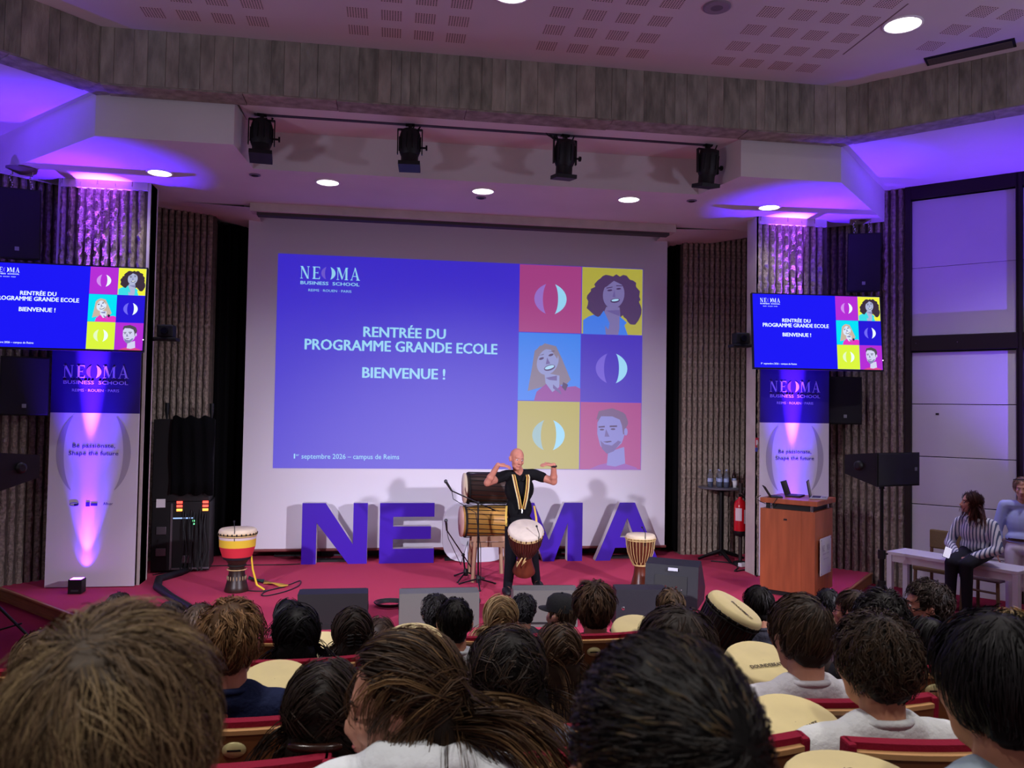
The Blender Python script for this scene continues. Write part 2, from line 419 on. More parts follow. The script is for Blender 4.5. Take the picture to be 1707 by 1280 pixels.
MB().b2((.35, -.012, 2.22), (.39, -.004, 2.245)).build('blind_catch', black, bpy.data.objects['window_1'])

# ---- recessed downlights
glow = M('downlight_diffuser', (1, .96, .95, 1), .5, emit=(1, .95, .93, 1), es=9)
ringm = M('white_trim_ring', C(235, 230, 235), .4)
def downlight(loc, label, r=.13, power=40, group=None, es=None):
    t = thing('recessed_downlight', label, 'downlight', loc, 0, group)
    MB().lathe([(r+.02, 0), (r+.02, -.012), (r, -.014), (r, 0)], 28).build('trim_ring', ringm, t)
    MB().lathe([(.001, -.006), (r, -.006), (r, -.001)], 28, caps=False).build('diffuser', glow, t)
    lamp('downlight_beam', 'SPOT', Vector(loc)-Vector((0, 0, .03)), power, (.94, .9, 1), Vector(loc)-Vector((0, 0, 1)), .1, 130, .9)
    return t
for x, nm in ((-3.8, 'beside the column with the cropped monitor'), (-1.87, 'second from the rack side of the stage'), (.02, 'above the middle of the screen'), (1.9, 'second from the podium side'), (3.81, 'next to the podium column')):
    downlight((x, 9.88, SZ-.001), 'round white downlight in the soffit, '+nm, group='soffit downlights', power=60)
p = at_z(1505, 40, CZ); downlight((p.x, p.y, CZ-.001), 'large round downlight in the upper perforated ceiling', .16, 60)
p = at_z(853, -12, CZ); downlight((p.x, p.y, CZ-.001), 'downlight cut by the top edge above the screen', .16, 60)
for s, nm in ((-1, 'ribbed'), (1, 'window')): downlight((s*5.75, 7.3, OZ-.001), 'added downlight out of frame in the outer ceiling on the %s side' % nm, .13, 240 if s > 0 else 90)  # outer pair added out of frame to brighten the dark window side
for px, py, lb in ((425, 291, 'small dark sensor in the soffit by the first spotlight'), (802, 329, 'small dark sensor behind the middle downlight'), (1153, 334, 'small dark sensor in the soffit by the last spotlight')):
    p = at_z(px, py, SZ); t = thing('ceiling_sensor', lb, 'sensor', (p.x, p.y, SZ-.001))
    MB().lathe([(.065, 0), (.065, -.01), (.05, -.012)], 20).build('ring', M('grey_ring', C(120, 110, 130), .5), t); MB().lathe([(.05, -.008), (.035, -.02), (.001, -.022)], 20).build('lens', black, t)
p = at_z(1195, 11, CZ); t = thing('ceiling_speaker', 'round grey ceiling loudspeaker among the perforated squares', 'speaker', (p.x, p.y, CZ))
MB().lathe([(.125, 0), (.125, -.012), (.11, -.016)], 28).build('rim', M('grey_rim', C(135, 120, 135), .6), t); MB().lathe([(.11, -.012), (.001, -.02)], 28, caps=False).build('grille', M('grey_grille', C(110, 98, 112), .7, bump=(300, .5)), t)
# ------------------------------------------------------------------ pleated black curtains either side of the screen
def curtain(label, a, b, z0, z1, nf):
    a = Vector((a[0], a[1], 0)); b = Vector((b[0], b[1], 0)); d = b-a; L = d.length; d.normalize(); nr = Vector((d.y, -d.x, 0))
    rnd = random.Random(nf); k = nf*8; top = []; bot = []
    vs = []
    for zi in range(6):
        z = z0+(z1-z0)*zi/5
        for i in range(k+1):
            t = i/k; amp = .045*(1+.25*math.sin(i*.7+zi))
            p = a+d*(L*t)+nr*(amp*math.sin(2*PI*nf*t+.4*math.sin(t*9)+.1*zi)); vs.append((p.x, p.y, z))
    fs = [(r_*(k+1)+i, r_*(k+1)+i+1, (r_+1)*(k+1)+i+1, (r_+1)*(k+1)+i) for r_ in range(5) for i in range(k)]
    t = thing('stage_curtain', label, 'curtain', (0, 0, 0))
    cl = MB().add(vs, fs, True).build('cloth', blackf, t)
    so = cl.modifiers.new('thickness', 'SOLIDIFY'); so.thickness = .006
    MB().tube([a+Vector((0, 0, z1)), b+Vector((0, 0, z1))], .018, 8).build('curtain_rail', blackm, t)
curtain('black pleated stage curtain beside the equipment rack', (-3.66, 12.06), (-2.8, 12.7), .03, 4.85, 9)
curtain('black pleated stage curtain beside the high drinks table', (2.8, 12.7), (3.46, 12.06), .03, 4.85, 8)

# ------------------------------------------------------------------ slide graphics
def serif_word(mb, x0, z0, h, y, w=None):
    """N E ( ) M A in a high-contrast roman; returns crescents separately"""
    P = []
    def q(ox, *pts): P.append([(ox+a, b) for a, b in pts])
    # N
    q(0, (.10, 0), (.16, 0), (.16, .95), (.10, .95)); q(0, (0, 0), (.27, 0), (.27, .045), (0, .045)); q(0, (.0, .955), (.24, .955), (.24, 1), (0, 1))
    q(0, (.04, 1), (.26, 1), (.86, 0), (.80, 0), (.68, .0)); q(0, (.76, 0), (.82, 0), (.82, .97), (.76, .97)); q(0, (.66, .955), (.93, .955), (.93, 1), (.66, 1))
    # E
    o = 1.22
    q(o, (.08, 0), (.27, 0), (.27, 1), (.08, 1)); q(o, (0, 0), (.74, 0), (.74, .06), (0, .06)); q(o, (0, .94), (.72, .94), (.72, 1), (0, 1)); q(o, (.27, .48), (.56, .48), (.56, .53), (.27, .53))
    q(o, (.66, .06), (.74, .06), (.74, .26)); q(o, (.66, .94), (.72, .74), (.72, .94)); q(o, (.5, .48), (.56, .4), (.56, .62), (.5, .53))
    # M
    o = 3.62
    q(o, (.10, 0), (.16, 0), (.16, .95), (.10, .95)); q(o, (0, 0), (.27, 0), (.27, .045), (0, .045)); q(o, (0, .955), (.28, .955), (.28, 1), (0, 1))
    q(o, (.08, 1), (.31, 1), (.64, .16), (.54, 0)); q(o, (.54, 0), (.60, .06), (.98, 1), (.92, 1)); q(o, (.9, 0), (1.09, 0), (1.09, 1), (.9, 1)); q(o, (.81, 0), (1.18, 0), (1.18, .045), (.81, .045)); q(o, (.9, .955), (1.16, .955), (1.16, 1), (.9, 1))
    # A
    o = 5.02
    q(o, (.08, 0), (.14, 0), (.48, .92), (.44, 1.0)); q(o, (.40, 1.04), (.50, 1.04), (.90, 0), (.68, 0)); q(o, (.22, .30), (.66, .30), (.64, .35), (.24, .35)); q(o, (0, 0), (.25, 0), (.25, .045), (0, .045)); q(o, (.58, 0), (.98, 0), (.98, .045), (.58, .045))
    s = (w/6.0) if w else h
    for p in P: mb.flat([(x0+a*s, z0+b*h) for a, b in p], y)
    return s
def crescent(cx, cz, h, side, wf=.34):
    """side -1 the left half-moon, +1 the right one; h total height"""
    out = []; n = 14; rx = h*.5; 
    for i in range(n+1):
        t = R(-62+124*i/n); out.append((cx+side*(rx*1.51*math.cos(t)-rx*.41), cz+rx*math.sin(t)/math.sin(R(62))*1.0))
    for i in range(n+1):
        t = R(62-124*i/n); out.append((cx+side*(rx*.415*math.cos(t)+rx*.105), cz+rx*math.sin(t)/math.sin(R(62))))
    return out if side > 0 else out[::-1]
def blob(cx, cz, rx, rz, n, amp, seed):
    rnd = random.Random(seed); return [(cx+rx*(1+rnd.uniform(-amp, amp))*math.cos(2*PI*i/n), cz+rz*(1+rnd.uniform(-amp, amp))*math.sin(2*PI*i/n)) for i in range(n)]
def portrait(mb, which, x0, z0, s, y):
    """flat self-lit portrait inside a square tile; colours: 0 hair 1 skin 2 shirt 3 shade 4 dark 5 light"""
    T = lambda pts: [(x0+a*s, z0+b*s) for a, b in pts]
    def put(ci, pts, k): mb.cur = ci; tri_poly(mb, T(pts), y-k*.0006)
    if which == 0:   # woman with big curls, looking up
        put(2, [(.03, 0), (.03, .22), (.12, .28), (.34, .36), (.5, .2), (.62, .24), (.70, .16), (.76, 0)], 1)
        put(0, blob(.56, .62, .40, .34, 44, .09, 3), 2); put(0, blob(.30, .52, .22, .22, 26, .12, 5), 2.2); put(0, blob(.82, .42, .15, .24, 22, .15, 6), 2.4)
        put(1, [(.40, .0), (.36, .34), (.40, .44), (.62, .44), (.64, .2), (.6, 0)], 3); put(3, [(.40, .38), (.62, .40), (.62, .30), (.5, .34)], 3.4)
        put(1, ellipse(.52, .64, .175, .225, 26, rot=R(-10)), 4); put(0, [(.34, .74), (.40, .90), (.58, .93), (.70, .84), (.66, .80), (.52, .86), (.40, .76)], 5)
        put(4, ellipse(.455, .705, .042, .014, 12, rot=R(8)), 6); put(4, ellipse(.60, .735, .040, .014, 12, rot=R(8)), 6); put(4, [(.40, .745), (.50, .765), (.50, .752), (.40, .73)], 6); put(4, [(.56, .79), (.66, .79), (.66, .778), (.56, .775)], 6)
        put(3, [(.50, .60), (.53, .72), (.55, .60)], 5.5); put(4, ellipse(.545, .545, .078, .034, 16, rot=R(10)), 6); put(5, ellipse(.545, .552, .062, .018, 14, rot=R(10)), 7)
        put(2, [(.28, .26), (.36, .38), (.46, .18), (.44, .08)], 5); put(2, [(.62, .30), (.74, .2), (.62, .06)], 5)
    elif which == 1:  # woman with straight fair hair
        put(0, [(.16, .15), (.22, .5), (.26, .78), (.42, .90), (.60, .86), (.70, .66), (.84, .34), (.78, .27), (.60, .24), (.4, .22)], 1)
        put(2, [(.26, 0), (.30, .14), (.44, .26), (.56, .30), (.74, .22), (.92, .24), (1, .2), (1, 0)], 2)
        put(1, [(.44, .28), (.42, .44), (.66, .40), (.66, .22), (.55, .14)], 3); put(1, ellipse(.47, .615, .165, .215, 26, rot=R(-24)), 4)
        put(0, [(.26, .76), (.34, .86), (.52, .87), (.64, .74), (.62, .66), (.52, .80), (.36, .82), (.29, .66)], 5)
        put(4, ellipse(.37, .66, .042, .018, 12, rot=R(20)), 6); put(4, ellipse(.52, .72, .042, .018, 12, rot=R(20)), 6); put(4, [(.31, .70), (.41, .735), (.40, .72)], 6); put(4, [(.47, .77), (.58, .79), (.57, .775)], 6)
        put(3, [(.44, .57), (.46, .68), (.51, .585)], 5.5); put(4, ellipse(.50, .52, .092, .044, 16, rot=R(18)), 6); put(5, ellipse(.50, .527, .078, .026, 14, rot=R(18)), 7)
        put(3, [(.44, .36), (.62, .40), (.62, .32), (.5, .33)], 3.5); put(4, [(.72, .30), (.80, .26), (.76, .16), (.70, .22)], 6); put(3, [(.56, .26), (.68, .16), (.70, .1), (.56, .2)], 5)
    else:             # young man, short hair and beard
        put(2, [(.14, 0), (.30, .07), (.46, .11), (.72, .10), (.92, .04), (.95, 0)], 1)
        put(1, [(.44, .07), (.46, .28), (.72, .36), (.74, .10), (.58, .05)], 2); put(0, blob(.53, .76, .25, .19, 30, .05, 9), 2.4)
        put(1, [(.28, .74), (.28, .56), (.33, .38), (.42, .27), (.54, .29), (.68, .42), (.74, .60), (.72, .76), (.52, .84), (.34, .84)], 3)
        put(0, [(.64, .80), (.76, .80), (.74, .56), (.70, .56), (.68, .70)], 4); put(1, ellipse(.745, .60, .03, .06, 12), 4.5)
        put(3, [(.33, .46), (.36, .33), (.44, .25), (.55, .29), (.67, .44), (.62, .46), (.52, .38), (.40, .40)], 5)
        put(0, [(.26, .78), (.30, .92), (.52, .97), (.70, .90), (.70, .82), (.50, .86), (.34, .84)], 5)
        put(4, [(.30, .68), (.40, .69), (.40, .665), (.30, .66)], 6); put(4, [(.48, .695), (.60, .70), (.60, .675), (.48, .67)], 6)
        put(4, ellipse(.355, .63, .036, .014, 12), 6); put(4, ellipse(.535, .64, .038, .014, 12), 6); put(3, [(.40, .52), (.42, .64), (.48, .52)], 5.5); put(4, [(.37, .44), (.50, .455), (.52, .44), (.44, .425)], 6)
def slide(parent_part, W, H, pal, y0=0.0, step=.004):
    """all the self-lit shapes on a 16:9 slide, sub-parts of parent_part; origin at slide centre"""
    X = lambda u: (u-.5)*W
    Z = lambda v_: (.5-v_)*H
    tw, th = W*.177, H/3
    names = ['magenta', 'yellow', 'sky', 'violet', 'lime', 'magenta']
    for k in range(6):
        c_, r_ = k % 2, k//2
        x0 = X(.646)+c_*tw; z0 = Z((r_+1)/3)
        MB().b2((x0+.001*W, y0-step, z0+.001*W), (x0+tw-.001*W, y0-step*.5, z0+th-.001*W)).build('colour_tile', pal[names[k]], parent_part)
        if k in (0, 3, 4):
            cx, cz, hh = x0+tw/2, z0+th*.5, th*.44
            tri_poly(MB(), crescent(cx, cz, hh, -1), y0-step*1.5).build('crescent', pal[{0: 'cres_m', 3: 'cres_v', 4: 'cres_y'}[k]], parent_part)
            tri_poly(MB(), crescent(cx, cz, hh, 1), y0-step*1.5).build('crescent', pal['ice'], parent_part)
        else:
            mb = MB(); portrait(mb, {1: 0, 2: 1, 5: 2}[k], x0, z0, th if th < tw else tw, y0-step*1.2)
            a, b = {1: ('hair0', 'shirt0'), 2: ('hair1', 'shirt1'), 5: ('hair2', 'shirt2')}[k]
            sk = {1: 'skin0', 2: 'skin1', 5: 'skin2'}[k]
            mb.build('portrait', [pal[a], pal[sk], pal[b], pal['shade'], pal['dark'], pal['light']], parent_part)
    y = y0-step
    mb = MB(); serif_word(mb, X(.058), Z(.113), H*.058, y, W*.156); s = W*.156/6
    mb.build('logo_lettering', pal['ice'], parent_part)
    cx = X(.058)+2.75*s
    tri_poly(MB(), crescent(cx+.05*s, Z(.113)+H*.029, H*.06, -1), y).build('logo_crescent', pal['cres_v'], parent_part)
    tri_poly(MB(), crescent(cx+.05*s, Z(.113)+H*.029, H*.06, 1), y).build('logo_crescent', pal['ice'], parent_part)
    for st, cx, v_, wd, hh, bd, nm in (('BUSINESS  SCHOOL', .136, .140, .154, .016, .02, 'logo_line'), ('REIMS · ROUEN · PARIS', .136, .172, .112, .012, .0, 'logo_line'), ('RENTRÉE DU', .336, .378, .221, .050, .03, 'title_line'), ('PROGRAMME GRANDE ECOLE', .331, .445, .515, .052, .03, 'title_line'), ('BIENVENUE !', .336, .572, .222, .052, .03, 'title_line'), ('septembre 2026 – campus de Reims', .2, .955, .255, .024, .004, 'date_line')):
        text_into(MB(), st, X(cx), Z(v_), wd*W, hh*H, y, bd).build(nm, pal['ice'], parent_part)
    mb = MB(); text_into(mb, '1', X(.0545), Z(.955), .0035*W, .024*H, y, 0); text_into(mb, 'er', X(.0625), Z(.943), .0085*W, .012*H, y, 0); mb.build('date_line', pal['ice'], parent_part)
def palette(pre, k, base, tv):
    def e(nm, c): return M(pre+nm, base, .75 if not tv else .3, emit=c, es=k, spec=.2)
    if tv: d = dict(blue=C(24, 20, 240), magenta=C(176, 44, 208), yellow=C(236, 236, 60), sky=C(0, 220, 240), violet=C(36, 20, 210), lime=C(214, 240, 60), cres_m=C(205, 140, 235), cres_v=C(110, 100, 240), cres_y=C(225, 245, 190), ice=C(235, 250, 255), hair0=C(58, 44, 58), hair1=C(196, 176, 160), hair2=C(78, 74, 84), skin0=C(170, 176, 210), skin1=C(215, 225, 245), skin2=C(205, 205, 235), shirt0=C(60, 215, 225), shirt1=C(225, 55, 190), shirt2=C(214, 70, 140), shade=C(130, 130, 175), dark=C(40, 34, 60), light=C(245, 250, 255))
    else: d = dict(blue=C(40, 24, 208), magenta=C(166, 54, 128), yellow=C(178, 172, 44), sky=C(0, 128, 240), violet=C(40, 10, 186), lime=C(180, 170, 60), cres_m=C(150, 110, 205), cres_v=C(105, 85, 215), cres_y=C(150, 190, 190), ice=C(150, 220, 252), hair0=C(62, 40, 86), hair1=C(126, 116, 136), hair2=C(104, 78, 120), skin0=C(116, 108, 165), skin1=C(140, 150, 205), skin2=C(128, 130, 205), shirt0=C(34, 120, 235), shirt1=C(140, 52, 150), shirt2=C(140, 74, 170), shade=C(96, 84, 150), dark=C(56, 34, 86), light=C(170, 222, 250))
    return {a: e(a, b) for a, b in d.items()}
screen_white = M('screen_fabric', C(216, 212, 222), .9, spec=.1)
# ------------------------------------------------------------------ projection screen
SY = 11.92
t = thing('projection_screen', 'tall white projection screen showing the blue welcome slide', 'screen', (0, SY, 0))
MB().b2((-3.13, 0, .15), (3.14, .012, 5.2)).build('fabric', screen_white, t)
MB().tube([(-3.15, .004, .14), (3.16, .004, .14)], .022, 10).build('weight_bar', M('red_brown_bar', C(120, 60, 60), .5), t)
MB().b2((-3.2, -.06, 5.06), (3.2, .1, 5.22)).build('roller_case', plaster2, t)
PALP = palette('projected_', .78, C(118, 116, 124), False)  # self-lit panel stands in for projector light, base darkened against the stage light
sl = MB().b2((-2.73, -.003, -1.545), (2.73, 0, 1.545)).build('projected_slide', PALP['blue'], t, (.02, -.002, 2.855))
slide(sl, 5.46, 3.09, PALP, -.003, .003)
# ------------------------------------------------------------------ wall monitors
PALT = palette('monitor_', 1.0, C(8, 8, 12), True)
def monitor(label, loc, rz, W, tilt):
    H = W*9/16
    t = thing('wall_monitor', label, 'monitor', loc, rz, 'flat monitors on the columns')
    t.rotation_euler = (R(tilt), 0, rz)
    bz = MB(); bz.b2((-W/2-.012, .0, -H/2-.018), (W/2+.012, .05, H/2+.012), .004); bz.build('housing', black, t)
    for lo, hi in (((-W/2-.014, -.006, -H/2-.02), (W/2+.014, .004, -H/2)), ((-W/2-.014, -.006, H/2), (W/2+.014, .004, H/2+.014)), ((-W/2-.014, -.006, -H/2), (-W/2, .004, H/2)), ((W/2, -.006, -H/2), (W/2+.014, .004, H/2))): MB().b2(lo, hi).build('bezel', black, t)
    pn = MB().b2((-W/2, -.002, -H/2), (W/2, .001, H/2)).build('display', PALT['blue'], t)
    slide(pn, W, H, PALT, -.002, .0012)
    MB().tube([(0, .05, -.1), (0, .38, -.1)], .04, 8).b2((-.3, .05, -.2), (.3, .08, .2)).build('mount_arm', blackm, t)
    MB().ell((W/2+.004, -.01, -H*.37), (.006, .004, .006), None, 8, 6).build('standby_led', M('led_white', (1, 1, 1, 1), .5, emit=(1, 1, 1, 1), es=4), t)
    return t
monitor('wide flat monitor cropped by the picture edge, on the column beside the rack', (-4.82, 9.95, 3.31), R(2), 1.74, -5)
monitor('wide flat monitor on the column behind the wooden podium', (4.54, 9.95, 3.30), R(-4), 1.76, -5)
# ------------------------------------------------------------------ banners with LED uplights
bviolet = M('banner_violet', C(46, 22, 122), .5, noise=(2, .05)); bwhite = M('banner_white', C(222, 216, 226), .5)
bgrey = M('banner_grey_print', C(178, 170, 188), .5); blet = M('banner_silver_print', C(190, 178, 220), .5); bdark = M('banner_ink', C(52, 30, 116), .5)
MAG, BLU = (.72, .04, 1.0), (.10, .02, 1.0)
def banner(label, x0, up_label, key):
    W = 1.0; t = thing('banner_panel', label, 'banner', (x0, 10.30, 0), 0, 'tall printed banners')
    MB().b2((0, 0, .01), (W, .03, 2.08)).build('lower_panel', bwhite, t); MB().b2((0, 0, 2.08), (W, .03, 2.92)).build('upper_panel', bviolet, t)
    mb = MB(); serif_word(mb, .13, 2.50, .15, -.002, .74); mb.build('logo_lettering', blet, t); s = .74/6
    for sd in (-1, 1): tri_poly(MB(), crescent(.13+2.78*s, 2.575, .155, sd), -.002).build('logo_crescent', blet if sd > 0 else M('banner_mauve_print', C(110, 80, 170), .5), t)
    text_into(MB(), 'BUSINESS  SCHOOL', .5, 2.425, .73, .045, -.002, .015).build('logo_line', blet, t)
    text_into(MB(), 'REIMS · ROUEN · PARIS', .5, 2.335, .53, .035, -.002, .0).build('logo_line', blet, t)
    for sd in (-1, 1):
        out = []; n = 22
        cz, r_ = 1.60, .40
        a0, a1 = R(-58), R(58)
        for i in range(n+1): th = a0+(a1-a0)*i/n; out.append((.5+sd*(.06+r_*.9*math.cos(th)), cz+.44*math.sin(th)/math.sin(R(58))*1.0))
        for i in range(n+1): th = a1+(a0-a1)*i/n; out.append((.5+sd*(.135+r_*.5*math.cos(th)), cz+.44*math.sin(th)/math.sin(R(58))))
        tri_poly(MB(), out if sd > 0 else out[::-1], -.0015).build('emblem_crescent', bgrey, t)
    text_into(MB(), 'Be passionate,', .5, 1.665, .48, .05, -.0012, .01).build('slogan_line', bdark, t)
    text_into(MB(), 'Shape the future', .5, 1.575, .56, .05, -.0012, .01).build('slogan_line', bdark, t)
    mb = MB(); mb.tube([(.3+.05*math.cos(a), -.0025, .99+.02*math.sin(a)) for a in [2*PI*i/12 for i in range(13)]], .003, 4); mb.b2((.43, -.003, .965), (.475, -.001, 1.015)); mb.b2((.485, -.003, .972), (.56, -.001, 1.002)); mb.b2((.30, -.003, .972), (.345, -.001, .996)); text_into(mb, 'Afnor', .68, .98, .11, .035, -.003, 0)
    mb.build('partner_logos', bgrey if False else bdark, t)
    u = thing('uplight', up_label, 'light', (x0+.46, 10.02, 0), 0, 'stage-floor uplights')
    MB().b2((-.075, -.07, .005), (.075, .07, .165), .006).build('case', black, u); MB().b2((-.06, -.05, .163), (.06, .055, .168)).build('lens', M('uplight_lens', (.3, .1, 1, 1), .2, emit=(.55, .08, 1, 1), es=12), u)
    MB().b2((-.04, -.073, .03), (.04, -.069, .05)).build('badge', M('badge_grey', C(60, 60, 66), .5), u)
    L = Vector((x0+.46, 10.19, .18)); L2 = Vector((x0+.46, 10.04, .19))
    for nm, o_, pw, cl, ty, an in (('uplight_magenta', L, 160, MAG, .14, 15), ('uplight_magenta', L, 7, MAG, .45, 28), ('uplight_blue', L, 620, BLU, .14, 34), ('uplight_blue', L, 30, BLU, .55, 62), ('uplight_violet', L2, 20000, (.28, .06, 1), .080, 10), ('uplight_blue', L2, 2800, (.07, .01, 1), -.05, 36), ('uplight_blue', L2, 800, (.06, .01, 1), -.10, 30), ('uplight_magenta', L2, 420, MAG, -.06, 15)):
        lamp(nm, 'SPOT', o_, pw, cl, o_+Vector((0, ty, 1)), .012, an, 1.0)
banner('violet and white banner beside the equipment rack', -5.07, 'small black LED uplight at the foot of the fully visible banner', 0)
banner('violet and white banner partly hidden behind the podium', 3.91, 'small black LED uplight hidden behind the podium', 1)
# a second pair of uplights washes the window wall and the wall opposite
for s in (-1, 1):
    L = Vector((s*7.25, 7.75, HZ+.22)); u = thing('uplight', 'LED uplight on the floor by the window wall' if s > 0 else 'LED uplight on the floor by the ribbed wall opposite the windows', 'light', (L.x, L.y, HZ), 0, 'hall uplights')
    MB().b2((-.075, -.07, .005), (.075, .07, .165), .006).build('case', black, u)
    lamp('uplight_blue', 'SPOT', L, 900, (.20, .07, 1), Vector((s*6.75, 9.25, 4.0)), .02, 56, 1.0)
    lamp('uplight_blue', 'SPOT', L, 850, (.05, .003, 1), Vector((s*6.6, 8.6, 5.4)), .02, 60, 1.0)
# ------------------------------------------------------------------ five big letters on the stage floor
lface = M('letter_violet_face', C(62, 22, 172), .35); lgrey = M('letter_grey_face', C(190, 192, 204), .5); lside = M('letter_white_side', C(214, 208, 214), .6)
def stage_letter(ch, label, x0, w, h, face):
    st = w*.22
    if ch == 'N': P = [[(0, 0), (st, 0), (st, h*.68), (w-st-.06, 0), (w, 0), (w, h), (w-st, h), (w-st, h*.32), (st+.12, h), (0, h)]]
    elif ch == 'E': P = [[(0, 0), (w, 0), (w, h*.24), (st+.02, h*.24), (st+.02, h*.40), (w*.94, h*.40), (w*.94, h*.61), (st+.02, h*.61), (st+.02, h*.77), (w, h*.77), (w, h), (0, h)]]
    elif ch == 'M': P = [[(0, 0), (st, 0), (st, h*.66), (w*.42, 0), (w*.58, 0), (w-st, h*.66), (w-st, 0), (w, 0), (w, h), (w-st*1.25, h), (w*.5, h*.36), (st*1.25, h), (0, h)]]
    elif ch == 'A': P = [[(0, 0), (st*1.05, 0), (w*.31, h*.22), (w*.69, h*.22), (w-st*1.05, 0), (w, 0), (w*.62, h), (w*.38, h)], [(w*.385, h*.40), (w*.5, h*.74), (w*.615, h*.40)]]
    t = thing('stage_letter', label, 'letter', (x0, 11.57, 0), 0, 'big standing letters')
    if ch == 'O':
        def ring(mb, y0, y1):
            k = 28
            o_ = [(w/2+w*.5*math.copysign(abs(math.cos(2*PI*i/k))**.6, math.cos(2*PI*i/k)), h/2+h*.5*math.copysign(abs(math.sin(2*PI*i/k))**.6, math.sin(2*PI*i/k))) for i in range(k)]
            n_ = [(w/2+(x-w/2)*.5, h/2+(z-h/2)*.52) for x, z in o_]
            vs = [(x, y0, z) for x, z in o_]+[(x, y0, z) for x, z in n_]+[(x, y1, z) for x, z in o_]+[(x, y1, z) for x, z in n_]
            fs = []
            for i in range(k):
                j = (i+1) % k
                fs += [(i, j, k+j, k+i), (2*k+j, 2*k+i, 3*k+i, 3*k+j), (j, i, 2*k+i, 2*k+j), (k+i, k+j, 3*k+j, 3*k+i)]
            return mb.add(vs, fs, False)
        ring(MB(), 0, .012).build('face', face, t); ring(MB(), .012, .15).build('body', lside, t)
    elif ch == 'A':
        from mathutils.geometry import tessellate_polygon
        def solid(mb, y0, y1):
            pl = P[0]; hl = P[1]; allp = pl+hl; n_ = len(allp)
            tt = [tuple(q) for q in tessellate_polygon([[Vector((x, z, 0)) for x, z in pl], [Vector((x, z, 0)) for x, z in hl]])]
            vs = [(x, y0, z) for x, z in allp]+[(x, y1, z) for x, z in allp]; fs = tt+[tuple(i+n_ for i in reversed(q)) for q in tt]
            for lp in (list(range(len(pl))), list(range(len(pl), n_))):
                for a in range(len(lp)): i, j = lp[a], lp[(a+1) % len(lp)]; fs.append((j, i, n_+i, n_+j))
            return mb.add(vs, fs, False)
        solid(MB(), 0, .012).build('face', face, t); solid(MB(), .012, .15).build('body', lside, t)
    else:
        tri_prism(MB(), P[0], 0, .012).build('face', face, t); tri_prism(MB(), P[0], .012, .15).build('body', lside, t)
    MB().b2((w*.05, .15, 0), (w*.95, .3, .03)).build('base_plate', black, t)
LH = .85
stage_letter('N', 'large violet standing letter N, first of the row', -2.25, .90, LH, lface)
stage_letter('E', 'large violet standing letter E', -1.18, .77, LH, lface)
stage_letter('O', 'large pale grey standing letter O behind the drums', -.29, .98, LH, lgrey)
stage_letter('M', 'large violet standing letter M beside the drummer', .76, 1.0, LH, lface)
stage_letter('A', 'large violet standing letter A behind the red-roped drum', 1.96, .96, LH, lface)
t = thing('low_plinth', 'low dark plinth along the floor under the screen', 'plinth', (0, 12.2, 0))
for k in range(8): MB().b2((-2.7+k*.675, 0, .0), (-2.7+k*.675+.66, .3, .16), .004).build('front_board', M('plinth_grey', C(70, 72, 84), .6) if k % 3 else black, t)
# ------------------------------------------------------------------ spotlight bar and the four profile spots
bar = thing('lighting_bar', 'long thin black lighting bar under the concrete beam', 'bar', (0, 0, 0))
p0 = at_y(440, 186, 8.95); p1 = at_y(1165, 239, 8.95); BZ0 = (p0.z+p1.z)/2
MB().b2((p0.x-.1, 8.92, BZ0-.03), (p1.x+.15, 8.98, BZ0+.03)).build('rail', M('rail_dark', C(52, 44, 62), .5, .3), bar)
for x in (p0.x+.25, 0, p1.x-.2): MB().tube([(x, 8.95, BZ0), (x, 8.95, OZ)], .012, 8).build('hanger', blackm, bar)
def profile_spot(label, px, py, rz, tilt):
    p = at_y(px, py, 8.95)
    t = thing('stage_spotlight', label, 'spotlight', (p.x, 8.95, BZ0), R(rz), 'spotlights on the lighting bar')
    # clamp, yoke, ribbed lamp house, lens tube, gel frame, knob
    MB().lathe([(.045, -.05), (.045, .05)], 12, Matrix.Rotation(R(90), 4, 'Y')).b2((-.02, -.03, -.09), (.02, .03, .0)).build('clamp', blackm, t)
    for s in (-1, 1): MB().b2((s*.135-.006, -.02, -.36), (s*.135+.006, .02, -.08)).b2((min(0, s*.135), -.02, -.09), (max(0, s*.135), .02, -.075)).build('yoke_arm', blackm, t)
    h = thing('lamp_house', None, None, (0, 0, -.28), 0, parent=t); h.rotation_euler = (R(tilt), 0, 0)
    MB().lathe([(.06, .20), (.10, .19), (.115, .14), (.115, -.06), (.10, -.10)], 16).build('housing', black, h)
    for k in range(10):
        a = 2*PI*k/10; MB().box((.115*math.cos(a), .115*math.sin(a), .04), (.018, .006, .17), (0, 0, a)).build('cooling_fin', black, h)
    MB().lathe([(.095, -.10), (.095, -.2), (.105, -.21)], 16).build('lens_tube', black, h)
    MB().b2((-.12, -.12, -.245), (.12, .12, -.2), .004).build('gel_frame', black, h)
    MB().tube([(.12, 0, -.0), (.185, 0, 0)], .012, 8).lathe([(.03, .175), (.03, .195)], 10, Matrix.Rotation(R(90), 4, 'Y')).build('tilt_knob', blackm, h)
    MB().tube([(.0, .02, .2), (.06, .05, .3), (.11, .02, .26), (.07, 0, .18)], .009, 6).build('cable_loop', black, h)
    for k in range(3): MB().tube([(-.05+.05*k, 0, .02), (-.06+.06*k, .02, .09)], .006, 5).build('wire_end', black, t)
    return t
profile_spot('black profile spotlight nearest the rack end of the bar', 437, 188, 6, -12)
profile_spot('black profile spotlight, second along the bar, wires on its clamp', 684, 206, -4, -6)
t3 = profile_spot('black profile spotlight with a coil of cable beside it', 942, 225, 8, 8)
profile_spot('black profile spotlight at the podium end of the bar', 1180, 241, 10, 10)
mb = MB()
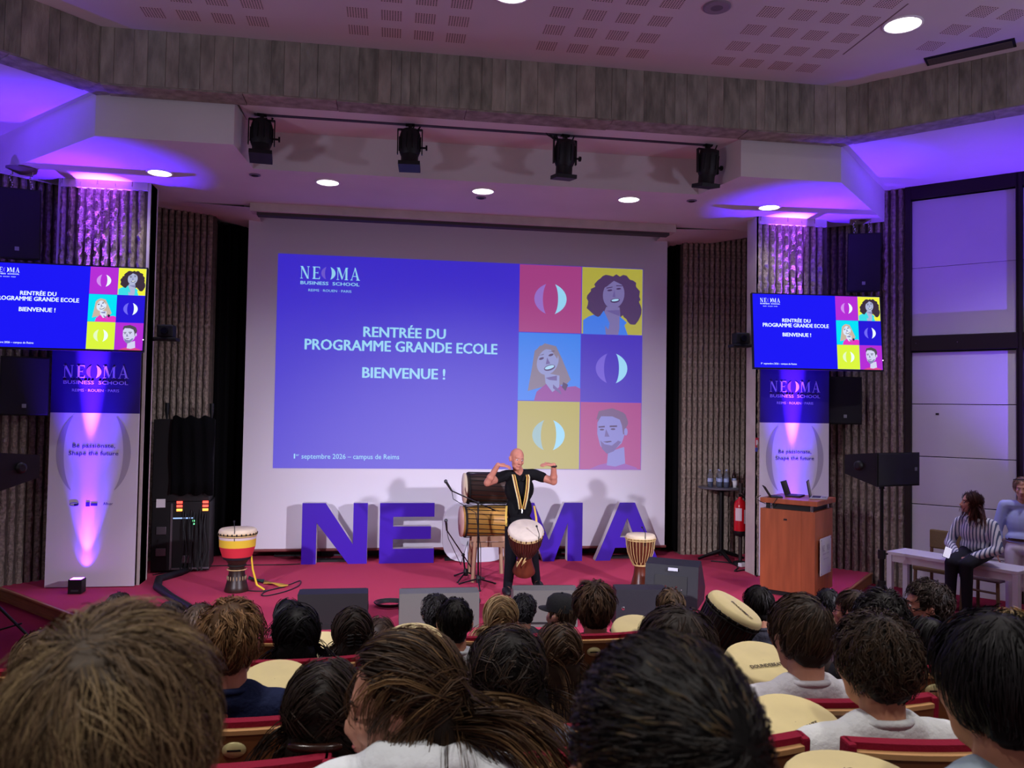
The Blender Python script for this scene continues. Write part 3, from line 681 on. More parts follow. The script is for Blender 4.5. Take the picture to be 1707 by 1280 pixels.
for k in range(3): mb.tube([(-.16+.075*math.cos(a+k), .02*k, .0-.01*k+.06*math.sin(a)) for a in [2*PI*i/14 for i in range(15)]], .008, 6)
mb.build('cable_coil', black, t3)['kind'] = 'stuff'

# ------------------------------------------------------------------ loudspeakers
grille = M('speaker_grille', C(9, 9, 12), .65, bump=(400, .4)); logo = M('speaker_badge', C(150, 150, 160), .4, .5)
def wall_speaker(label, c, rz, w, h, d, tilt=0, chain=False):
    t = thing('wall_speaker', label, 'speaker', c, rz, 'black loudspeakers on the side walls'); t.rotation_euler = (R(tilt), 0, rz)
    mb = MB(); pl = [(-w/2, -d/2), (w/2, -d/2), (w*.33, d/2), (-w*.33, d/2)]
    mb.add([(x, y, -h/2) for x, y in pl]+[(x, y, h/2) for x, y in pl], [(3, 2, 1, 0), (4, 5, 6, 7)]+[(i, (i+1) % 4, 4+(i+1) % 4, 4+i) for i in range(4)]); mb.build('cabinet', black, t)
    MB().b2((-w/2+.012, -d/2-.014, -h/2+.012), (w/2-.012, -d/2, h/2-.012), .008).build('grille', grille, t)
    MB().b2((-.022, -d/2-.018, -h/2+.09), (.022, -d/2-.013, -h/2+.135), .004).build('badge', logo, t)
    MB().b2((-.05, d/2, -.05), (.05, d/2+.25, .05)).build('wall_bracket', blackm, t)
    if chain:
        for s in (-.1, .1): 
            mb = MB()
            for k in range(9): mb.ell((s+.05*math.sin(k*1.2)*.3, .0, h/2+.02+k*.028), (.008, .005, .018), None, 6, 5)
            mb.build('chain', chrome, t)['kind'] = 'stuff'
        MB().lathe([(.02, h/2+.18), (.16, h/2+.24), (.16, h/2+.26)], 14).build('ceiling_cup', M('cup_mauve', C(110, 95, 110), .6), t)
    return t
wall_speaker('black loudspeaker hung on chains above the podium-side monitor', (5.42, 10.36, 4.33), R(-20), .44, .80, .36, 6, True)
wall_speaker('black loudspeaker low on the ribbed wall, right under the podium-side monitor', (5.21, 10.52, 2.40), R(-12), .46, .66, .36)
pl_ = at_y(34, 375, 10.1)
wall_speaker('black loudspeaker hung on chains above the cropped monitor', (pl_.x, 10.1, pl_.z), R(14), .47, .80, .36, 6, True)
pl_ = at_y(46, 644, 10.15)
wall_speaker('black loudspeaker low on the ribbed wall, under the cropped monitor', (pl_.x, 10.15, pl_.z), R(14), .50, .68, .36)
def stand_speaker(label, slabel, base, zc, rz):
    """two-way cabinet lying on its side: deep front, cheeks tapering to a narrow back"""
    t = thing('stand_speaker', label, 'speaker', (base[0], base[1], zc), rz, 'cabinets on tripod stands')
    w, h, d = .66, .37, .44
    mb = MB(); F_ = [(-w/2, -d/2, -h/2), (w/2, -d/2, -h/2), (w/2, -d/2, h/2), (-w/2, -d/2, h/2)]; B_ = [(-w/2, d/2, -h*.20), (w/2, d/2, -h*.20), (w/2, d/2, h*.38), (-w/2, d/2, h*.38)]
    mb.add(F_+B_, [(0, 1, 2, 3), (7, 6, 5, 4), (1, 0, 4, 5), (3, 2, 6, 7), (0, 3, 7, 4), (2, 1, 5, 6)]); mb.build('cabinet', black, t)
    MB().b2((-w/2+.01, -d/2-.012, -h/2+.01), (w/2-.01, -d/2, h/2-.01), .008).build('grille', grille, t)
    MB().b2((w*.36, -d/2-.016, -.02), (w*.42, -d/2-.011, .02), .003).build('badge', M('badge_outline', C(110, 110, 120), .5), t)
    for s in (-1, 1):
        MB().lathe([(.055, 0), (.05, .03), (.03, .035)], 14, Matrix.Translation((s*w/2, .02, .03)) @ Matrix.Rotation(R(90*s), 4, 'Y')).build('handle_cup', M('cup_black', C(22, 22, 26), .5), t)
        MB().b2((s*w/2-.004, -d/2+.02, -.015), (s*w/2+.006, d/2-.02, .015)).build('side_rail', black, t)
    MB().lathe([(.03, -h/2-.05), (.03, -h/2+.02)], 12).build('pole_socket', blackm, t)
    s_ = thing('speaker_stand', slabel, 'stand', base, rz, 'tripod speaker stands'); zt = zc-h/2-.02-base[2]
    MB().tube([(0, 0, .25), (0, 0, zt)], .019, 12).build('inner_pole', blackm, s_); MB().tube([(0, 0, .12), (0, 0, zt*.5)], .027, 12).build('outer_pole', blackm, s_)
    MB().lathe([(.042, zt*.48), (.042, zt*.54)], 12).tube([(.03, 0, zt*.51), (.09, 0, zt*.51)], .01, 6).build('height_collar', black, s_)
    MB().lathe([(.045, .42), (.045, .5)], 12).build('leg_collar', black, s_); MB().lathe([(.04, .12), (.04, .2)], 12).build('lower_collar', black, s_)
    for k in range(3):
        a = 2*PI*k/3+.5; c, s2 = math.cos(a), math.sin(a)
        MB().tube([(.03*c, .03*s2, .46), (.46*c, .46*s2, .02)], .014, 8).build('leg', blackm, s_)
        MB().tube([(.03*c, .03*s2, .16), (.30*c, .30*s2, .24)], .009, 6).build('brace', blackm, s_)
        MB().ell((.46*c, .46*s2, .018), (.022, .022, .018), None, 8, 6).build('rubber_foot', black, s_)
pr = at_y(1470, 780, 8.35); stand_speaker('black two-way cabinet on a tripod beside the seated woman', 'black tripod stand carrying the cabinet beside the white bench', (pr.x, 8.35, HZ), at_y(1498, 780, 8.35).z, R(16))
pr2 = at_y(12, 785, 8.35); stand_speaker('black two-way cabinet on a tripod, cropped by the picture edge', 'black tripod stand in front of the ribbed wall, cropped by the picture edge', (pr2.x-.12, 8.35, HZ), at_y(20, 783, 8.35).z, R(-30))
t = thing('subwoofer', 'black box on the hall floor under the cropped speaker stand', 'speaker', (-5.75, 8.75, HZ), R(-40))
MB().b2((-.3, -.25, .01), (.3, .25, .5), .01).build('cabinet', black, t); MB().b2((-.28, -.262, .03), (.28, -.25, .48), .006).build('grille', grille, t)
# stage monitors (wedges)
def wedge(label, px, py, w, rz, m, badge=None, h=.34, d=.42, wide=None):
    p = at_z(px, py, 0); t = thing('stage_monitor', label, 'speaker', (p.x, p.y, 0), rz, 'wedge monitors on the stage')
    pr_ = [(-d/2, 0), (d/2, 0), (d/2, .12), (-.02, h), (-d/2, h*.97)]   # y,z : tall back towards the hall, sloped baffle towards the stage
    n = len(pr_); mb = MB(); mb.add([(-w/2, y, z) for y, z in pr_]+[(w/2, y, z) for y, z in pr_], [tuple(range(n-1, -1, -1)), tuple(range(n, 2*n))]+[(i, (i+1) % n, n+(i+1) % n, n+i) for i in range(n)]); mb.build('cabinet', m, t)
    a = Vector((0, -.02, h)); b = Vector((0, d/2, .12)); mid = (a+b)/2; L = (b-a).length
    MB().box((0, 0, 0), (w-.04, L-.03, .012)).build('grille', grille, t, mid+Vector((0, .004, .006)), (math.atan2(b.z-a.z, b.y-a.y), 0, 0))
    for s in (-1, 1): MB().b2((s*w/2-.006, -.06, h*.42), (s*w/2+.006, .06, h*.58), .003).build('handle', black, t)
    MB().b2((-w*.42, -d/2-.006, .03), (w*.42, -d/2, .05)).build('seam', black, t)
    if badge: badge(t, w, h, d)
    return t
greyw = M('grey_cabinet', C(92, 92, 88), .55, bump=(200, .2)); navyw = M('navy_black_cabinet', C(24, 25, 34), .5, bump=(200, .2))
wedge('black stage monitor between two dark-haired heads', 556, 1040, .68, 0, black, h=.36)
wedge('grey stage monitor beside the coiled cable', 730, 1038, .80, 0, greyw, h=.36)
wedge('grey stage monitor in front of the drummer', 905, 1036, .66, R(-4), greyw, h=.38)
def bdg(t, w, h, d): MB().ell((-w*.36, -d/2-.004, h*.5), (.018, .004, .02), None, 10, 6).build('badge', chrome, t)
wedge('navy-black stage monitor with a small silver badge', 1062, 1038, .52, R(-6), navyw, bdg, h=.40)
p = at_z(1125, 1003, 0); t = thing('tilted_monitor', 'big navy-black monitor tilted towards the stage, silver badge on top', 'speaker', (p.x, p.y, 0), R(-30))
bw = MB(); pr_ = [(-.30, 0), (.25, 0), (.33, .14), (-.02, .50), (-.22, .46)]; n = 5
bw.add([(-.30, y, z) for y, z in pr_]+[(.30, y, z) for y, z in pr_], [tuple(range(n-1, -1, -1)), tuple(range(n, 2*n))]+[(i, (i+1) % n, n+(i+1) % n, n+i) for i in range(n)]); bw.build('cabinet', navyw, t)
MB().box((0, -.265, .25), (.36, .012, .2), (R(-10), 0, 0)).build('connector_plate', black, t)
for k in range(5): MB().ell((-.12+.06*k, -.275, .2+.03*(k % 2)), (.012, .006, .012), None, 8, 5).build('socket', M('socket_red', C(70, 22, 22), .4) if k % 2 else chrome, t)
MB().box((.02, -.255, .42), (.11, .008, .035), (R(-10), 0, 0)).build('badge', logo, t)

# ------------------------------------------------------------------ equipment rack with black dust cover
t = thing('equipment_rack', 'tall black flight-case rack with cables and red indicator lights', 'rack', (-3.98, 11.35, 0), R(6))
t.location = (-3.78, 11.42, 0)
MB().b2((-.36, -.28, .02), (.36, .28, .92), .01).build('lower_case', black, t)
MB().b2((-.37, -.27, .92), (.34, .27, 2.0), .01).build('upper_case', black, t)
cv = MB(); n = 20; vs = []
for zi, z in enumerate((1.02, 1.2, 1.5, 1.8, 2.04)):
    for i in range(n+1):
        u = i/n; x = -.14+.52*u; vs.append((x+.01*math.sin(zi*2+i), -.31-.02*math.sin(i*1.1+zi*.6)-(.02 if zi == 0 else 0), z+.02*math.sin(i*.9) if zi in (0, 4) else z))
cv.add(vs, [(r_*(n+1)+i, r_*(n+1)+i+1, (r_+1)*(n+1)+i+1, (r_+1)*(n+1)+i) for r_ in range(4) for i in range(n)], True)
cc = cv.build('dust_cover', blackf, t); cc.modifiers.new('thick', 'SOLIDIFY').thickness = .008
for k, (x, c_) in enumerate(((-.06, C(255, 60, 40)), (.26, C(255, 50, 50)))):
    for j in range(3): MB().b2((x, -.295, .90-.05*j), (x+.07, -.285, .93-.05*j)).build('indicator', M('led_red', c_, .4, emit=(1, .06, .04, 1), es=3.0) if j < 2 else M('led_amber', c_, .4, emit=(1, .35, .05, 1), es=3.0), t)
MB().b2((-.1, -.292, .70), (.16, -.284, .715)).build('blue_panel_edge', M('led_cold', C(120, 160, 220), .4, emit=(.4, .6, 1, 1), es=.8), t)
for j in range(2): MB().b2((.14, -.293, .66-.04*j), (.165, -.285, .68-.04*j)).build('green_indicator', M('led_green', C(80, 255, 120), .4, emit=(.2, 1, .4, 1), es=2), t)
for x0, z0 in ((-.30, .50), (-.30, .22), (.02, .12)): MB().b2((x0, -.296, z0), (x0+.12, -.284, z0+.10), .004).build('butterfly_latch', M('latch_steel', C(120, 120, 126), .35, .8), t)
MB().b2((-.13, -.296, .04), (-.105, -.28, .9)).build('edge_profile', M('alu_edge', C(120, 118, 124), .4, .8), t); MB().b2((-.12, -.296, .04), (.36, -.28, .06)).build('edge_profile', MATS['alu_edge'], t)
MB().b2((-.31, -.285, .85), (-.2, -.28, .96)).build('paper_label', white, t)
for k in range(9):
    x = .02+.035*k; rnd = random.Random(k); MB().tube([(x, -.29, .82-.03*(k % 3)), (x+.02*rnd.uniform(-1, 1), -.335, .6), (x+.03*rnd.uniform(-1, 1), -.33, .3), (x+.05*rnd.uniform(-1, 1), -.36, .03)], .008, 5).build('patch_cable', M('cable_black', C(18, 18, 22), .5), t)
for x in (-.27, .30): MB().tube([(x, .1, 2.0), (x, .1, 2.1), (x, .1, 2.22)], [.012, .028, .03], 8).build('antenna', black, t)
# loose cable harness running from the rack to the stage front
hm = M('harness_black', C(20, 20, 26), .6)
pts = [at_z(x, y, .03) for x, y in ((345, 935), (300, 955), (265, 965), (262, 978), (285, 995), (315, 1012), (330, 1030))]
t = tag(MB().tube(pts, [.03, .045, .05, .05, .045, .04, .04], 8).build('cable_harness', hm), 'thick black cable harness snaking from the rack over the red carpet', 'cable')
def loose_cable(label, pix, r=.007, z=.008):
    P_ = [at_z(x, y, z) for x, y in pix]; Q = []
    for i in range(len(P_)-1):
        a, b = P_[max(i-1, 0)], P_[i]; c, d_ = P_[i+1], P_[min(i+2, len(P_)-1)]
        for k in range(6):
            u = k/6; Q.append(.5*((2*b)+(c-a)*u+(2*a-5*b+4*c-d_)*u*u+(3*b-a-3*c+d_)*u**3))
    Q.append(P_[-1])
    return tag(MB().tube(Q, r, 6).build('floor_cable', M('cable_black', C(18, 18, 22), .5)), label, 'cable', 'cables lying on the stage')
loose_cable('thin black cable looped beside the yellow and red drum', [(400, 983), (440, 985), (480, 975), (500, 968), (498, 976), (478, 985), (450, 992), (436, 992), (445, 985), (475, 978)])
mb = MB()
p = at_z(650, 1008, .01)
for k in range(4): mb.tube([(p.x+(.13+.015*k)*math.cos(a), p.y+(.13+.01*k)*math.sin(a), .012+.01*k) for a in [2*PI*i/20 for i in range(21)]], .007, 5)
tag(mb.build('cable_coil', MATS['cable_black']), 'coil of black cable lying between two stage monitors', 'cable', None, 'stuff')
loose_cable('black cable running from the microphone stand to the grey monitor', [(785, 985), (800, 1000), (790, 1012), (770, 1014), (772, 1022), (740, 1025)])
loose_cable('black cable along the floor by the screen foot', [(255, 958), (330, 945), (400, 942), (470, 941), (500, 940)])
loose_cable('tangled black cable under the high table', [(1185, 935), (1215, 938), (1230, 945), (1225, 952), (1245, 950), (1262, 960)], .01, .01)
t = thing('power_strip', 'white power adapter on the floor under the high table', 'adapter', tuple(at_z(1238, 945, 0)), R(20)); MB().b2((-.06, -.035, .005), (.06, .035, .06), .01).build('case', white, t); MB().tube([(.06, 0, .03), (.2, .05, .01)], .006, 6).build('lead', MATS['cable_black'], t)

# ------------------------------------------------------------------ high table, bottles, extinguisher
tp = Vector((3.90, 11.56, 0)); TZ = at_y(1210, 812, 11.5).z
t = thing('high_table', 'black high table with a round top holding bottles', 'table', tuple(tp))
MB().lathe([(.001, TZ-.025), (.34, TZ-.025), (.35, TZ-.012), (.34, TZ), (.001, TZ)], 32, caps=False).build('table_top', M('table_grey_top', C(92, 90, 98), .3), t)
MB().tube([(0, 0, .06), (0, 0, TZ-.03)], .036, 12).build('column', blackm, t)
MB().lathe([(.15, TZ-.06), (.08, TZ-.03)], 14).build('top_plate', blackm, t)
for k in range(4):
    a = k*PI/2; MB().tube([(0, 0, .13), (.2*math.cos(a), .2*math.sin(a), .07), (.36*math.cos(a), .36*math.sin(a), .015)], [.035, .028, .018], 8).build('foot', blackm, t)
glass = M('clear_bottle_plastic', C(225, 230, 240), .08, trans=.9, ior=1.2); lab = M('bottle_label', C(170, 185, 225), .5); brownb = M('brown_bottle_glass', C(40, 22, 16), .15)
def bottle(label, x, y, h=.26, r=.038, m=glass):
    t_ = thing('water_bottle', label, 'bottle', (tp.x+x, tp.y+y, TZ), 0, 'bottles on the high table')
    MB().lathe([(.001, 0.001), (r, .002), (r, h*.62), (r*.85, h*.72), (.013, h*.92), (.013, h*.96)], 14, caps=False).build('bottle_body', m, t_)
    MB().lathe([(.015, h*.95), (.015, h)], 10).build('cap', lab if m is glass else black, t_)
    MB().lathe([(r+.001, h*.32), (r+.001, h*.52)], 14, caps=False).build('label_band', lab, t_)
    if m is glass: MB().lathe([(.001, .006), (r*.94, .006), (r*.94, h*.4), (.001, h*.4)], 14, caps=False).build('water', M('water', C(150, 165, 210), .05, trans=.6), t_)
bottle('clear water bottle standing alone at the table edge', -.20, -.05)
bottle('clear water bottle, first of the tight cluster', -.07, -.1); bottle('clear water bottle at the front of the cluster', .02, -.13); bottle('clear water bottle at the back of the cluster', -.02, .06); bottle('clear water bottle beside the brown one', .09, .02)
bottle('dark brown bottle beside the paper cup', .2, .0, .25, .035, brownb)
t = thing('paper_cup', 'white paper cup in front of the brown bottle', 'cup', (tp.x+.15, tp.y-.14, TZ)); MB().lathe([(.001, .001), (.026, .001), (.036, .1), (.034, .1), (.025, .006), (.001, .006)], 16, caps=False).build('cup_wall', white, t); MB().lathe([(.034, .098), (.038, .102), (.036, .106)], 16).build('rolled_rim', white, t)
pe = at_y(1236, 862, 11.05); t = thing('fire_extinguisher', 'red fire extinguisher on a dark post by the column', 'extinguisher', (pe.x, 11.1, 0))
er = M('extinguisher_red', C(196, 18, 30), .25, coat=.5); z0 = pe.z-.27
MB().lathe([(.001, z0), (.085, z0), (.088, z0+.07)], 20, caps=False).build('foot_ring', black, t)
MB().lathe([(.086, z0+.07), (.088, z0+.42), (.075, z0+.49), (.03, z0+.53), (.025, z0+.56)], 20).build('cylinder', er, t)
MB().b2((-.03, -.02, z0+.56), (.03, .02, z0+.60)).b2((-.015, -.1, z0+.60), (.015, .02, z0+.615)).build('valve', chrome, t)
MB().tube([(.03, 0, z0+.57), (.11, 0, z0+.5), (.105, 0, z0+.2), (.1, 0, z0+.06)], .012, 8).build('hose', black, t)
for a0, a1, zz, hh in ((200, 262, .22, .18), (285, 335, .18, .2)):
    mb = MB(); k = 6; vs = []
    for i in range(k+1):
        a = R(a0+(a1-a0)*i/k); vs += [(.0895*math.cos(a), .0895*math.sin(a), z0+zz), (.0895*math.cos(a), .0895*math.sin(a), z0+zz+hh)]
    mb.add(vs, [(2*i, 2*i+2, 2*i+3, 2*i+1) for i in range(k)], True); mb.build('instruction_label', M('label_pale', C(220, 200, 205), .5), t)
MB().tube([(.05, .09, .02), (.05, .09, z0+.75)], .03, 8).build('post', M('brown_post', C(42, 28, 28), .6), t); MB().lathe([(.12, .0), (.1, .03), (.03, .05)], 14, Matrix.Translation((.05, .09, 0))).build('post_foot', black, t); MB().b2((.0, .06, z0+.3), (.08, .13, z0+.36)).build('bracket', blackm, t)
t = thing('safety_sign', 'tiny red and blue safety sign on the column edge', 'sign', (3.895, 10.385, 1.74)); MB().b2((-.02, -.004, 0), (.028, 0, .13)).build('red_field', M('sign_red', C(200, 60, 80), .5), t); MB().b2((-.02, -.004, -.06), (.028, 0, -.005)).build('blue_field', M('sign_blue', C(70, 80, 170), .5), t); MB().b2((-.008, -.006, .03), (.016, -.004, .1)).build('pictogram', white, t)
# small wall cameras
def wall_cam(label, loc, s):
    t_ = thing('wall_camera', label, 'camera', loc); MB().b2((-.1, -.09, -.06), (.1, .07, .10), .02).build('head', black, t_); MB().lathe([(.045, 0), (.04, .04)], 14, Matrix.Translation((0, -.085, .02)) @ Matrix.Rotation(R(90), 4, 'X')).build('lens', M('lens_glass', C(20, 20, 30), .1), t_)
    MB().b2((-.14, -.1, -.10), (.14, .1, -.06), .01).build('tray', black, t_); MB().tube([(0, 0, -.08), (s*.2, .06, -.09), (s*.24, .06, .06)], .016, 8).build('arm', blackm, t_)
p = at_y(278, 555, 10.6); wall_cam('small black camera on an arm beside the rack column', (p.x, 10.6, p.z), -1)
p = at_y(1234, 567, 10.6); wall_cam('small black camera on an arm beside the podium column', (p.x, 10.6, p.z), 1)

# ------------------------------------------------------------------ podium with laptops
podw = M('cherry_veneer', C(164, 86, 52), .35, noise=(5, .16), stretch=(3, 3, .35)); podd = M('cherry_veneer_edge', C(140, 70, 42), .35, noise=(5, .2), stretch=(3, 3, .35))
PA = R(-50.5); pc = at_z(1358, 1002, 0)
t = thing('podium', 'cherry-wood podium with a floating top and white sign panel', 'podium', (pc.x, pc.y, 0), R(-47))
# local: corner at origin, -X runs along the face towards the stage centre (image left), +Y along the right-hand side
PW, PD, PH = .66, .68, 1.17
MB().b2((-PW, 0, .06), (0, PD, PH-.13), .004).build('body', podw, t); MB().b2((-PW+.03, .03, .0), (-.03, PD-.03, .06)).build('plinth', black, t)
MB().b2((-PW, -.006, .06), (-.16, 0, PH-.13)).build('front_panel', podw, t)
MB().b2((-PW-.0, -.02, PH-.06), (.03, PD+.03, PH), .006).build('top_slab', podw, t); MB().b2((-PW+.05, .05, PH-.13), (-.05, PD-.05, PH-.06)).build('shadow_gap', black, t)
for x, y in ((-PW+.13, .035), (-.05, .035), (-.05, PD-.06), (-PW+.13, PD-.06)): MB().tube([(x, y, PH-.13), (x, y, PH-.06)], .017, 12).build('chrome_spacer', chrome, t)
MB().b2((-PW*.56, -.011, PH-.255), (-PW*.50, -.006, PH-.235)).build('keyhole', black, t)
sg = MB().b2((.028, .10, .28), (.036, .50, .72)).build('sign_panel', M('sign_acrylic', C(205, 200, 206), .3), t)
for st, z, wd, hh in (('BUSINESS SCHOOL', .52, .24, .016), ('REIMS ROUEN PARIS', .46, .18, .014)):
    text_into(MB(), st, 0, 0, wd, hh, -.002, 0).build('sign_line', M('sign_ink', C(140, 130, 150), .5), t, (.036, .30, z), (0, 0, R(90)))['kind'] = 'stuff'
mb = MB(); serif_word(mb, -.15, 0, .07, -.002, .30); o = mb.build('sign_logo', MATS['sign_ink'], t, (.036, .30, .56), (0, 0, R(90))); o['kind'] = 'stuff'
for y in (.12, .48):
    for z in (.30, .70): MB().tube([(.0, y, z), (.04, y, z)], .008, 8).build('sign_stud', chrome, t)
def laptop(label, x, y, rz, w, d, ang, body, scr, z=PH):
    o = thing('laptop', label, 'laptop', t.matrix_world @ Vector((x, y, z)) if False else (0, 0, 0)); mw = Matrix.Translation((pc.x, pc.y, 0)) @ Matrix.Rotation(R(-47), 4, 'Z')
    o.location = mw @ Vector((x, y, z)); o.rotation_euler = (0, 0, R(-47)+rz); o['group'] = 'laptops on the podium'
    MB().b2((-w/2, -d/2, .002), (w/2, d/2, .018), .004).build('base', body, o); MB().b2((-w*.42, -d*.1, .018), (w*.42, d*.38, .0195)).build('keyboard', black, o); MB().b2((-w*.14, -d*.42, .018), (w*.14, -d*.16, .019)).build('trackpad', M('trackpad_grey', C(90, 90, 95), .4), o)
    lid = MB().b2((-w/2, -.006, 0), (w/2, .004, d), .003).build('lid', scr, o, (0, d/2, .016), (R(-(ang-90)), 0, 0)); MB().b2((-w*.46, -.0075, d*.06), (w*.46, -.006, d*.95)).build('display', M('laptop_display', C(14, 14, 22), .15), lid)
silver = M('laptop_silver', C(190, 190, 198), .35, .6)
laptop('small dark tablet laptop at the front of the podium', -.52, .13, R(120), .20, .14, 122, black, black)
laptop('dark laptop open in the middle of the podium', -.38, .42, R(96), .28, .18, 108, black, M('laptop_dark_lid', C(28, 26, 34), .35))
laptop('silver laptop open at the far end of the podium', -.08, .40, R(104), .30, .2, 100, silver, M('laptop_dark_lid', C(28, 26, 34), .35))
mw_ = Matrix.Translation((pc.x, pc.y, 0)) @ Matrix.Rotation(R(-47), 4, 'Z')
tag(MB().tube([mw_ @ Vector(q) for q in ((-.50, .12, PH+.01), (-.44, -.04, PH+.005), (-.50, -.06, PH-.09), (-.64, -.05, PH-.05), (-.72, .0, PH-.02), (-.70, .1, PH+.01))], .005, 6).build('laptop_cable', black), 'thin black cable hanging over the edge of the podium', 'cable')
# ------------------------------------------------------------------ people: one continuous skin, clothes and hair as children
def remesh(mb, voxel, it=3, name='body', mats=None):
    me = bpy.data.meshes.new('tmp'); me.from_pydata(mb.v, [], mb.f); me.update()
    o = bpy.data.objects.new('tmp', me); COL.objects.link(o)
    r_ = o.modifiers.new('r', 'REMESH'); r_.mode = 'VOXEL'; r_.voxel_size = voxel; r_.use_smooth_shade = True
    if it: s_ = o.modifiers.new('s', 'SMOOTH'); s_.factor = .5; s_.iterations = it
    dg = bpy.context.evaluated_depsgraph_get()
    m2 = bpy.data.meshes.new_from_object(o.evaluated_get(dg)); m2.name = name
    bpy.data.objects.remove(o); bpy.data.meshes.remove(me)
    m2.materials.clear()
    for m in (mats or []): m2.materials.append(m)
    for p in m2.polygons: p.use_smooth = True
    return m2
def skin_mat(nm, c): return M('skin_'+nm, C(*c), .5, noise=(30, .06), spec=.35)
SK = {'fair': skin_mat('fair', (204, 150, 126)), 'tan': skin_mat('tan', (190, 134, 106)), 'deep': skin_mat('deep', (112, 74, 56)), 'pink': skin_mat('pink', (188, 124, 104))}
def head_mt(loc, yaw=0, pitch=0, roll=0, s=1.0):
    """head frame: +Y is where the face looks; yaw about Z, pitch nods down when negative"""
    return Matrix.Translation(Vector(loc)) @ Matrix.Rotation(yaw, 4, 'Z') @ Matrix.Rotation(pitch, 4, 'X') @ Matrix.Rotation(roll, 4, 'Y') @ Matrix.Scale(s, 4)
def head_prims(mt, ears=True, nose=1.0, detail=True, jaw=1.0):
    b = MB()
    b.ell((0, -.012, .030), (.073, .093, .087), None, 20, 14); b.ell((0, .028, -.028), (.061, .060, .086), None, 18, 12)
    b.ell((0, .034, -.076), (.050*jaw, .048, .040)); b.ell((0, .070, -.096), (.023*jaw, .020, .018)); b.ell((0, .068, .026), (.052, .020, .016))
    b.ell((.040, .060, -.026), (.022, .022, .024)); b.ell((-.040, .060, -.026), (.022, .022, .024))
    b.cap((0, .082, .012), (0, .104*nose, -.030), .010, .012, 8); b.ell((0, .107*nose, -.034), (.0135, .013, .011)); b.ell((.012, .095, -.038), (.010, .012, .009)); b.ell((-.012, .095, -.038), (.010, .012, .009))
    b.ell((0, .086, -.062), (.025, .012, .0075)); b.ell((0, .084, -.072), (.022, .012, .008))
    if ears:
        for s in (-1, 1):
            b.ell((s*.077, -.008, -.012), (.008, .020, .032), (0, R(12*s), R(-18*s))); b.ell((s*.083, -.016, -.004), (.006, .016, .024), (0, R(14*s), R(-22*s)))
    return b.xf(mt)
def join(a, b): a.add(b.v, b.f, True); return a
def hand_prims(wr, d, pn, thumb, curl=.5, s=1.0):
    """wr wrist, d finger direction, pn palm normal (fingers curl towards it), thumb +1/-1 side"""
    d = Vector(d).normalized(); pn = Vector(pn); pn = (pn-d*pn.dot(d)).normalized(); ac = d.cross(pn)*thumb; wr = Vector(wr)
    b = MB()
    q = Matrix((ac, d, pn)).transposed().to_4x4()
    e = MB().ell((0, .048*s, 0), (.038*s, .054*s, .016*s)); e.xf(Matrix.Translation(wr) @ q); join(b, e)
    for k, (off, ln) in enumerate(((.028, .070), (.010, .080), (-.010, .075), (-.027, .060))):
        p = wr+d*.088*s+ac*off*s; dirv = d+ac*off*1.2; dirv.normalize(); r_ = .0092*s
        for seg in range(3):
            L = ln*s*(.45, .32, .23)[seg]; ang = curl*(.5+.25*seg)+.08*k*curl
            dirv = (dirv*math.cos(ang)+pn*math.sin(ang)).normalized(); p2 = p+dirv*L; b.cap(p, p2, r_, r_*.92, 8); p = p2; r_ *= .93
    p = wr+d*.022*s+ac*.026*s; dirv = (d*.55+ac*.85+pn*.12).normalized()
    for L, r0, r1 in ((.036, .0125, .011), (.030, .011, .010), (.024, .010, .009)):
        p2 = p+dirv*L*s; b.cap(p, p2, r0*s, r1*s, 8); p = p2; dirv = (dirv*.9+d*.3+pn*.1*curl).normalized()
    return b
def face_parts(parent, mt, iris=(70, 60, 55), brow=(90, 70, 55), lip=(170, 95, 90), closed=False, browh=.005):
    """eyes, brows and lips as children of the body"""
    for s in (-1, 1):
        if closed:
            mb = MB().tube([mt @ Vector((s*(.018+.012*k), .0835-.003*abs(k-1)-.004*k, -.004-.004*math.sin(PI*k/2))) for k in range(3)], .0022, 5); mb.build('eyelashes', M('lash_dark', C(36, 26, 22), .7), parent)
        else:
            mb = MB().ell((s*.030, .0735, .0), (.0135, .0105, .0085), None, 12, 8); mb.xf(mt); mb.build('eye', M('eye_white', C(225, 218, 212), .25), parent)
            mb = MB().ell((s*.030, .0815, .0), (.006, .0035, .0062), None, 10, 6); mb.xf(mt); mb.build('iris', M('iris_%d' % iris[0], C(*iris), .2), parent)
        mb = MB().tube([mt @ Vector((s*(.012+.011*k), .088-.0035*k-.001*k*k, .020+.004*math.sin(PI*k/3))) for k in range(4)], [browh*.7, browh, browh, browh*.5], 6); mb.build('eyebrow', M('brow_%d' % brow[0], C(*brow), .8), parent)
    mb = MB().ell((0, .0905, -.0635), (.022, .008, .0045), None, 12, 6); mb.ell((0, .0885, -.0715), (.018, .008, .005), None, 12, 6); mb.xf(mt); mb.build('lips', M('lip_%d' % lip[0], C(*lip), .45), parent)

